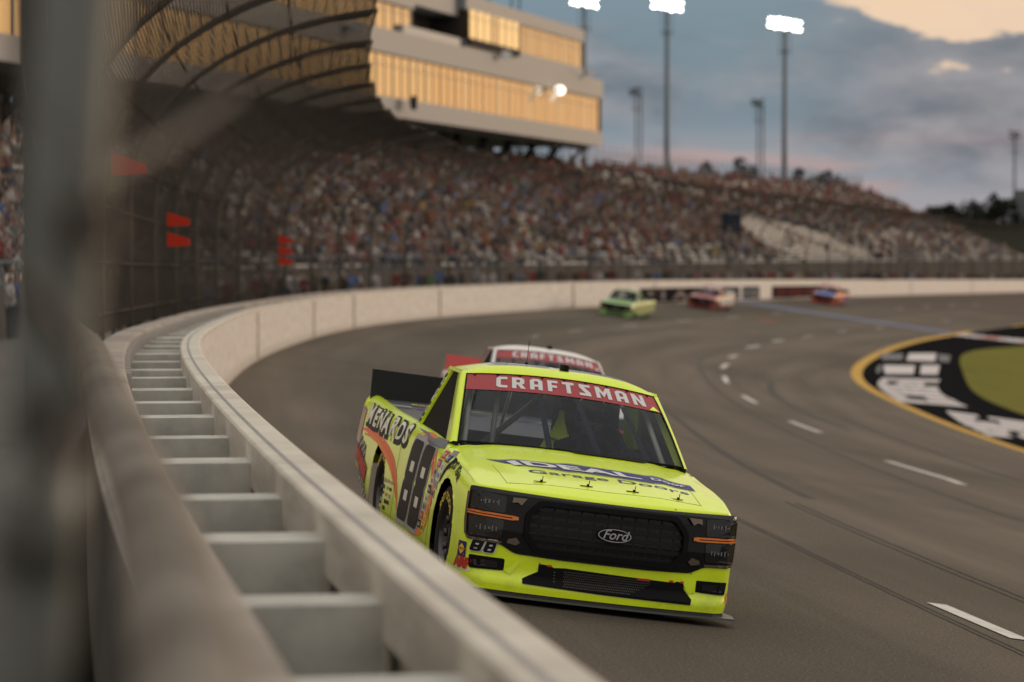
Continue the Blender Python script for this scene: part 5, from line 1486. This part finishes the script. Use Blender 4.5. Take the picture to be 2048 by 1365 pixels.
def rodrigues(a):
    a = Vector(a); t = a.length; return Matrix.Rotation(t, 4, a.normalized())
truck = build_truck('race_truck')
tag(truck, 'bright yellow race truck numbered 88 with red windscreen banner, in front beside the wall', 'race truck', 'race trucks on the track')
TM = Matrix.Translation((.544 + .02, 19.783, -2.429)) @ rodrigues((.007, .132, .186))
truck.matrix_world = TM

# ---- further trucks: same body, their own paint
def remat(o, mp):
    for i, sl_ in enumerate(o.material_slots):
        m = sl_.material
        if m and m.name in mp: sl_.link = 'OBJECT'; sl_.material = mp[m.name]
def copy_tree(o, parent, skip, mp):
    c = o.copy(); C.objects.link(c)
    if parent is not None: c.parent = parent
    remat(c, mp)
    for ch in list(o.children):
        if ch.name.split('.')[0] in skip: continue
        copy_tree(ch, c, skip, mp)
    return c
SK = {'hood_lettering', 'roof_number', 'side_number', 'side_swoosh', 'side_lettering', 'quarter_logo', 'contingency_sticker', 'nose_sticker', 'bed_lettering'}
def place(root, s, u, yaw=0., dz=0.):
    x, y, z, H, tx, ty = wl(s); a = Vector((tx, ty, 0)); p0 = tp(s - 2, u); p1 = tp(s + 2, u); yax = (p1 - p0).normalized(); q0 = tp(s, u - .8); q1 = tp(s, u + .8); xax = (q1 - q0).normalized(); zax = xax.cross(yax).normalized(); xax = yax.cross(zax)
    Mx = Matrix((xax, yax, zax)).transposed().to_4x4()
    root.matrix_world = Matrix.Translation(tp(s, u, dz)) @ Mx @ Matrix.Rotation(R(yaw), 4, 'Z')
def P_(n, c, **k): return mat(n, c, .3, coat=.6, **k)
def extra(root, items):
    for nm, fn, loops, m in items:
        mb = MB(); lay(mb, flat(loops), fn, .004); mb.build(nm, m, root)
red = P_('red_paint', (.48, .022, .018)); whitep = P_('white_truck_paint', (.78, .75, .71)); lime = P_('lime_truck_paint', (.24, .46, .12)); bluep = P_('blue_truck_paint', (.035, .10, .50)); dred = P_('dark_red_truck_paint', (.36, .03, .035)); orr = P_('red_orange_truck_paint', (.60, .07, .035)); blk = MATS['black_trim']
t2 = copy_tree(truck, None, SK, {'fluorescent_yellow_paint': whitep, 'spoiler_black': red, 'headrest_yellow': blk, 'bed_grey': whitep})
tag(t2, 'white race truck with red spoiler and red windscreen banner close behind the yellow one', 'race truck', 'race trucks on the track')
place(t2, 51.0, 4.60, 4.6)
def hoodp(x, y, off=0): return f_hood(x, y, off)
extra(t2, [('side_graphic', f_side, [[(5.5, .5), (1.5, .62), (.2, .30), (1.4, .25), (5.3, .3)]], red), ('hood_graphic', f_hood, [[(-.5, .4), (.5, .4), (.4, 1.2), (-.4, 1.2)]], red), ('side_graphic', f_side, [[(2.7, .9), (1.7, .9), (1.9, .3), (2.9, .3)]], blk),
    ('pillar_graphic', lambda y, z, off=0: Vector((-(.868 + (.737 - .868) * z + off), 2.99 - .35 * z + y, .93 + .46 * z)), [[(-.05, .02), (.06, .02), (.06, .98), (-.05, .98)]], red),
    ('lamp_flash', lambda x, z, off=0: Vector((x, 2.06, z)), [rect(.60, 1.30, .655, 1.36)], mat('red_dash_light', (.8, .02, .01), .4, emit=((1, .03, .01), 3.)))])
t3 = copy_tree(truck, None, SK, {'fluorescent_yellow_paint': lime, 'banner_red': blk, 'decal_white': blk, 'headrest_yellow': blk})
tag(t3, 'pale lime green race truck entering the turn, leftmost of the three distant trucks', 'race truck', 'race trucks on the track'); place(t3, 184, 2.9, -1)
extra(t3, [('side_graphic', f_side_l, [[(5.4, .7), (3.6, .8), (1.4, .8), (.3, .5), (1.3, .25), (5.2, .3)]], P_('pale_yellow_paint', (.48, .52, .20)))])
t4 = copy_tree(truck, None, SK, {'fluorescent_yellow_paint': dred, 'banner_red': whitep, 'decal_white': red, 'headrest_yellow': blk, 'spoiler_black': whitep})
tag(t4, 'dark red and white race truck passing the black banner, middle of the distant three', 'race truck', 'race trucks on the track'); place(t4, 209, 2.3, -1)
extra(t4, [('side_graphic', f_side_l, [[(5.4, .9), (3.6, .86), (1.4, .84), (.9, .7), (1.3, .35), (5.2, .35)]], whitep)])
t5 = copy_tree(truck, None, SK, {'fluorescent_yellow_paint': orr, 'banner_red': red, 'decal_white': whitep, 'headrest_yellow': blk})
tag(t5, 'blue and red race truck beside the far wall, the furthest away', 'race truck', 'race trucks on the track'); place(t5, 248, 2.8, -1)
extra(t5, [('hood_graphic', f_hood, [[(-.80, .12), (.80, .12), (.72, 1.36), (-.72, 1.36)]], bluep), ('nose_graphic', f_front, [[(-.78, .40), (.78, .40), (.78, .30), (.60, .20), (-.60, .20), (-.78, .30)]], orr), ('side_graphic', f_side_l, [[(5.4, .6), (3.6, .7), (3.0, .3), (5.2, .35)]], bluep)])

# ================================================================== PEOPLE
def skin_person(name, joints, edges, radii, sub=1):
    me = bpy.data.meshes.new(name); me.from_pydata([Vector(j) for j in joints], edges, []); o = bpy.data.objects.new(name, me); C.objects.link(o)
    m = o.modifiers.new('s', 'SKIN'); 
    for i, r in enumerate(radii):
        me.skin_vertices[0].data[i].radius = r if isinstance(r, tuple) else (r, r)
        me.skin_vertices[0].data[i].use_root = (i == 0)
    if sub: o.modifiers.new('u', 'SUBSURF').levels = sub
    dg = bpy.context.evaluated_depsgraph_get(); me2 = bpy.data.meshes.new_from_object(o.evaluated_get(dg)); bpy.data.objects.remove(o); return me2
def person_mesh(pose, sub=1):
    if pose == 'sit': # faces +x
        J = [(0, 0, .10), (0, 0, .30), (.02, 0, .50), (.03, 0, .60), (.05, 0, .70), (.05, 0, .82),
             (.02, .17, .50), (.10, .24, .26), (.32, .14, .16), (.02, -.17, .50), (.10, -.24, .26), (.32, -.14, .16),
             (.42, .11, .10), (.44, .12, -.32), (.54, .12, -.37), (.42, -.11, .10), (.44, -.12, -.32), (.54, -.12, -.37)]
    elif pose == 'lean':
        J = [(0, 0, .10), (.06, 0, .28), (.16, 0, .46), (.19, 0, .55), (.24, 0, .63), (.26, 0, .75),
             (.14, .17, .46), (.34, .22, .30), (.46, .06, .24), (.14, -.17, .46), (.34, -.22, .30), (.46, -.06, .24),
             (.42, .13, .10), (.40, .14, -.32), (.50, .14, -.37), (.42, -.13, .10), (.40, -.14, -.32), (.50, -.14, -.37)]
    else: # stand, origin at the seat height: feet at -.40
        J = [(0, 0, .52), (0, 0, .72), (0, 0, .97), (0, 0, 1.06), (.02, 0, 1.16), (.02, 0, 1.28),
             (0, .18, .96), (.02, .25, .70), (.14, .22, .48), (0, -.18, .96), (.06, -.25, .72), (.24, -.12, .80),
             (.01, .10, .05), (-.02, .11, -.34), (.10, .12, -.38), (.01, -.10, .05), (-.02, -.11, -.34), (.10, -.12, -.38)]
    E_ = [(0, 1), (1, 2), (2, 3), (3, 4), (4, 5), (2, 6), (6, 7), (7, 8), (2, 9), (9, 10), (10, 11), (0, 12), (12, 13), (13, 14), (0, 15), (15, 16), (16, 17)]
    Rr = [(.15, .12), (.15, .115), (.14, .10), (.06, .06), (.095, .085), (.085, .075), .065, .05, .038, .065, .05, .038, .085, .055, .045, .085, .055, .045]
    return skin_person('person', J, E_, Rr, sub), J
def classify(me, J):
    out = []
    head = Vector(J[4]); hc = (Vector(J[4]) + Vector(J[5])) / 2
    for p in me.polygons:
        c = p.center
        if c.z > J[3][2] + .01 and (c - hc).length < .24: out.append(3 if (c.z > hc.z + .04 or c.x < hc.x - .03) else 0)
        elif min((c - Vector(J[8])).length, (c - Vector(J[11])).length) < .13: out.append(0)
        elif c.z < J[0][2] - .02 or (J[0][2] < .3 and c.x > .14 and c.z < .20): out.append(2)
        else: out.append(1)
    return out
skin_m = mat('skin_tone', (.30, .17, .12), .6); hair_m = mat('dark_hair', (.045, .03, .022), .8); cap_m = mat('pale_cap', (.42, .40, .38), .8); trou = mat('dark_trousers', (.04, .045, .06), .8); trou2 = mat('khaki_trousers', (.20, .165, .12), .8); shirt = mat('shirt_cloth', (.5, .5, .5), .8, obj=True)
protos = []
for pose in ('sit', 'lean', 'stand'):
    for var in (0, 1):
        me, J = person_mesh(pose, 1); mi = classify(me, J); me.materials.clear()
        for m_ in (skin_m, shirt, trou if var == 0 else trou2, hair_m if var == 0 else cap_m): me.materials.append(m_)
        me.polygons.foreach_set('material_index', mi); me.polygons.foreach_set('use_smooth', [True] * len(me.polygons)); protos.append((pose, me))
low = {}
for pose in ('sit', 'lean', 'stand'):
    me, J = person_mesh(pose, 0); low[pose] = ([v_.co.copy() for v_ in me.vertices], [tuple(p.vertices) for p in me.polygons], classify(me, J))
COL = {'red': (.26, .025, .03), 'white': (.55, .53, .52), 'grey': (.22, .21, .21), 'black': (.022, .022, .025), 'navy': (.03, .045, .11), 'blue': (.08, .17, .38), 'maroon': (.15, .02, .03), 'orange': (.34, .11, .03), 'yellow': (.40, .32, .04), 'green': (.07, .20, .06), 'tan': (.30, .22, .15), 'pink': (.50, .23, .26), 'brown': (.11, .07, .045), 'light blue': (.25, .36, .48)}
WT = [('white', 16), ('grey', 15), ('black', 22), ('navy', 10), ('red', 10), ('maroon', 6), ('blue', 5), ('tan', 8), ('orange', 2), ('yellow', 1), ('green', 1), ('pink', 3), ('brown', 9), ('light blue', 3)]
WR = [('red', 13), ('maroon', 20), ('white', 8), ('black', 24), ('navy', 9), ('grey', 10), ('orange', 1), ('tan', 5), ('brown', 12)]
def pick(W_, rg): 
    x = rg.random() * sum(b for a, b in W_)
    for a, b in W_:
        x -= b
        if x <= 0: return a
    return W_[-1][0]
rg = random.Random(21)
AIS = (96, 116, 136, 157, 178, 200, 223, 247, 272, 298, 325, 353, 382, 412, 441)
def dens(s, r):
    d = .78 - .10 * (r < 2)
    if s > 288 + 2 * r and r < 16 - (s - 312) * .22: d = .02          # empty wedge of benches
    if 292 < s < 345 and abs(r - (22.5 - (s - 300) * .09)) < 2.2: d = .06      # bare band below the top rows
    if s > 340 and r < 10: d = .30
    if s > 345: d *= .62
    if 225 < s < 288 and r < 5: d = .3
    if s > 400: d = min(d, .5)
    if 213 < s < 262 and 2 < r < 12: d *= .8
    if s < 200: d = .74
    if s < 200 and 9 < r < 12: d = .35
    if s < 262: d *= (.45 + .75 * (.5 + .5 * math.sin(s * .11 + r * .5)) ** .8)
    if s > 300 and r > 12: d *= (.5 + .6 * (.5 + .5 * math.sin(s * .17 + r * .6)))
    return d
def cam_px(p):
    c_, s_ = math.cos(PITCH), math.sin(PITCH); Y = p.y * c_ - p.z * s_; Z = p.y * s_ + p.z * c_
    return 1024 + FPX * p.x / Y, 682.5 - FPX * Z / Y, Y
seats = []
for r in range(NR):
    s = ST0 + 4
    while s < ST1 - 1:
        s += .56 + rg.random() * .12
        clump = .5 + .5 * math.sin(s * .7 + r * 1.3) * math.sin(s * .23 - r * .7)
        if min(abs(s - a) for a in AIS) < 1.35: continue
        if rg.random() > dens(s, r) * (.35 + .8 * clump): continue
        p = rowpos(s, r + .5, 0); p.z = rowpos(s, r, 0).z + .42
        if p.y < 3: continue
        x_, y_, Y_ = cam_px(p)
        if x_ < -60 or x_ > 2110 or y_ < -30: continue
        seats.append((Y_, s, r, p, 0))
# people walking and standing on the lower walkway behind the fence
for k in range(330):
    s = rg.uniform(90, 440); u = rg.uniform(-7.2, -2.0); x, y, z, H, tx, ty = wl(s); p = Vector((x + ty * u, y - tx * u, z - .9 + .38))
    x_, y_, Y_ = cam_px(p)
    if -40 < x_ < 2100: seats.append((Y_, s, -1, p, 1))
seats.sort(key=lambda q: q[0])
def where(s, r):
    if r < 0: return 'on the lower walkway behind the fence'
    a = 'lower' if r < 9 else ('middle' if r < 19 else 'upper'); return 'in the %s rows' % a
SV = []; SF = []; SC = []
for i, (Y_, s, r, p, st) in enumerate(seats):
    red_zone = r > 19 or (r > 14 and s > 280)
    cn = pick(WR if red_zone else WT, rg); c0 = COL[cn]; j_ = .56 + .48 * rg.random(); c1 = tuple(min(1, x * j_) for x in c0)
    pose = 'stand' if st or rg.random() < .06 else ('sit' if rg.random() < .6 else 'lean')
    ang = -head(s) + rg.uniform(-.5, .5) + (rg.uniform(-3, 3) if st else 0)
    sc_ = .92 + rg.random() * .16
    if i < 300:
        cand = [m_ for a, m_ in protos if a == pose]; me = rg.choice(cand)
        o = bpy.data.objects.new('person', me); C.objects.link(o); o.location = p; o.rotation_euler = (0, 0, ang); o.scale = (sc_, sc_, sc_); o.color = (*c1, 1)
        capd = 'pale cap' if me.materials[3] is cap_m else 'dark hair'
        side = 'beyond the tall post' if cam_px(p)[0] < 230 else ('behind the dense fence mesh' if cam_px(p)[0] < 800 else 'past the fence arcs')
        ORD = ('first', 'second', 'third', 'fourth', 'fifth', 'sixth', 'seventh', 'eighth', 'ninth', 'tenth', 'eleventh', 'twelfth')
        blk_ = ORD[min(11, sum(1 for a in AIS if a < s))]
        rw = ('in %s bench row, %s block' % (ORD[min(11, r)], blk_)) if r >= 0 else 'on the walkway by the %s block' % blk_
        tag(o, '%s spectator, %s shirt, %s, %s%s' % ({'sit': 'seated', 'lean': 'forward leaning', 'stand': 'standing'}[pose], cn, capd, rw, ''), 'person', 'spectators nearest the camera')
    else:
        vs, fs, cl = low[pose]; b = len(SV); ca, sa = math.cos(ang), math.sin(ang)
        for v_ in vs: SV.append((p.x + (v_.x * ca - v_.y * sa) * sc_, p.y + (v_.x * sa + v_.y * ca) * sc_, p.z + v_.z * sc_))
        cols3 = ((.28, .16, .11), c1, (.045, .05, .065) if rg.random() < .6 else (.2, .165, .12), (.045, .03, .022) if rg.random() < .6 else (.3, .28, .26))
        for f_, q in zip(fs, cl): SF.append(tuple(b + k for k in f_)); SC.append(cols3[q])
        if len(SV) > 1500000: break
me = bpy.data.meshes.new('spectator_crowd'); me.from_pydata(SV, [], SF); ca = me.attributes.new('Col', 'FLOAT_COLOR', 'FACE')
ca.data.foreach_set('color', np.array([(*c, 1) for c in SC], dtype=np.float32).ravel())
cm = bpy.data.materials.new('crowd_cloth'); cm.use_nodes = True; t = NT(cm.node_tree); at_ = t.new('ShaderNodeAttribute'); at_.attribute_name = 'Col'; t.link(at_.outputs[0], t.n['Principled BSDF'].inputs['Base Color']); t.n['Principled BSDF'].inputs['Roughness'].default_value = .85
me.materials.append(cm); o = bpy.data.objects.new('spectator_crowd', me); C.objects.link(o); tag(o, 'the rest of the seated crowd filling the far grandstand rows', 'crowd', kind='stuff')
# ---- the driver
def driver(root, lab):
    W_ = root.matrix_world
    J = [(.31, 2.42, .80), (.31, 2.46, .92), (.31, 2.48, 1.06), (.31, 2.44, 1.13), (.31, 2.42, 1.17), (.51, 2.44, 1.04), (.56, 2.22, .94), (.46, 1.99, 1.03), (.11, 2.44, 1.04), (.06, 2.22, .94), (.16, 1.99, 1.03), (.44, 2.05, .82), (.18, 2.05, .82)]
    E_ = [(0, 1), (1, 2), (2, 3), (3, 4), (2, 5), (5, 6), (6, 7), (2, 8), (8, 9), (9, 10), (0, 11), (0, 12)]
    me = skin_person('driver', J, E_, [(.15, .12), (.15, .12), (.13, .1), .06, .05, .065, .05, .042, .065, .05, .042, .08, .08], 2)
    me.materials.clear(); me.materials.append(mat('driver_suit', (.02, .022, .03), .7)); me.polygons.foreach_set('use_smooth', [True] * len(me.polygons))
    o = bpy.data.objects.new('person', me); C.objects.link(o); o.matrix_world = W_; tag(o, lab, 'person')
    mb = MB(); P = []
    for i in range(13):
        th = math.pi * i / 12; P.append([(.31 + .135 * math.sin(th) * math.cos(a), 2.40 + .155 * math.sin(th) * math.sin(a), 1.185 + .15 * math.cos(th)) for a in np.linspace(0, 2 * math.pi, 25)])
    mb.grid(P); mb.build('helmet', mat('helmet_grey', (.30, .28, .25), .25, coat=.8, noise=.9, nscale=9, dirt=(.015, .015, .018)), o, True)
    mb = MB(); mb.grid([[(.31 + .139 * math.cos(a) * math.sin(R(90) + t_), 2.40 + .159 * math.sin(a), 1.185 + .152 * math.cos(R(90) + t_)) for a in np.linspace(R(200), R(340), 14)] for t_ in (-.30, .0, .28)])
    mb.build('visor', MATS['black_gloss'], o, True)
driver(truck, 'helmeted driver in a dark suit behind the windscreen of the yellow truck')
driver(t2, 'helmeted driver behind the windscreen of the white truck')
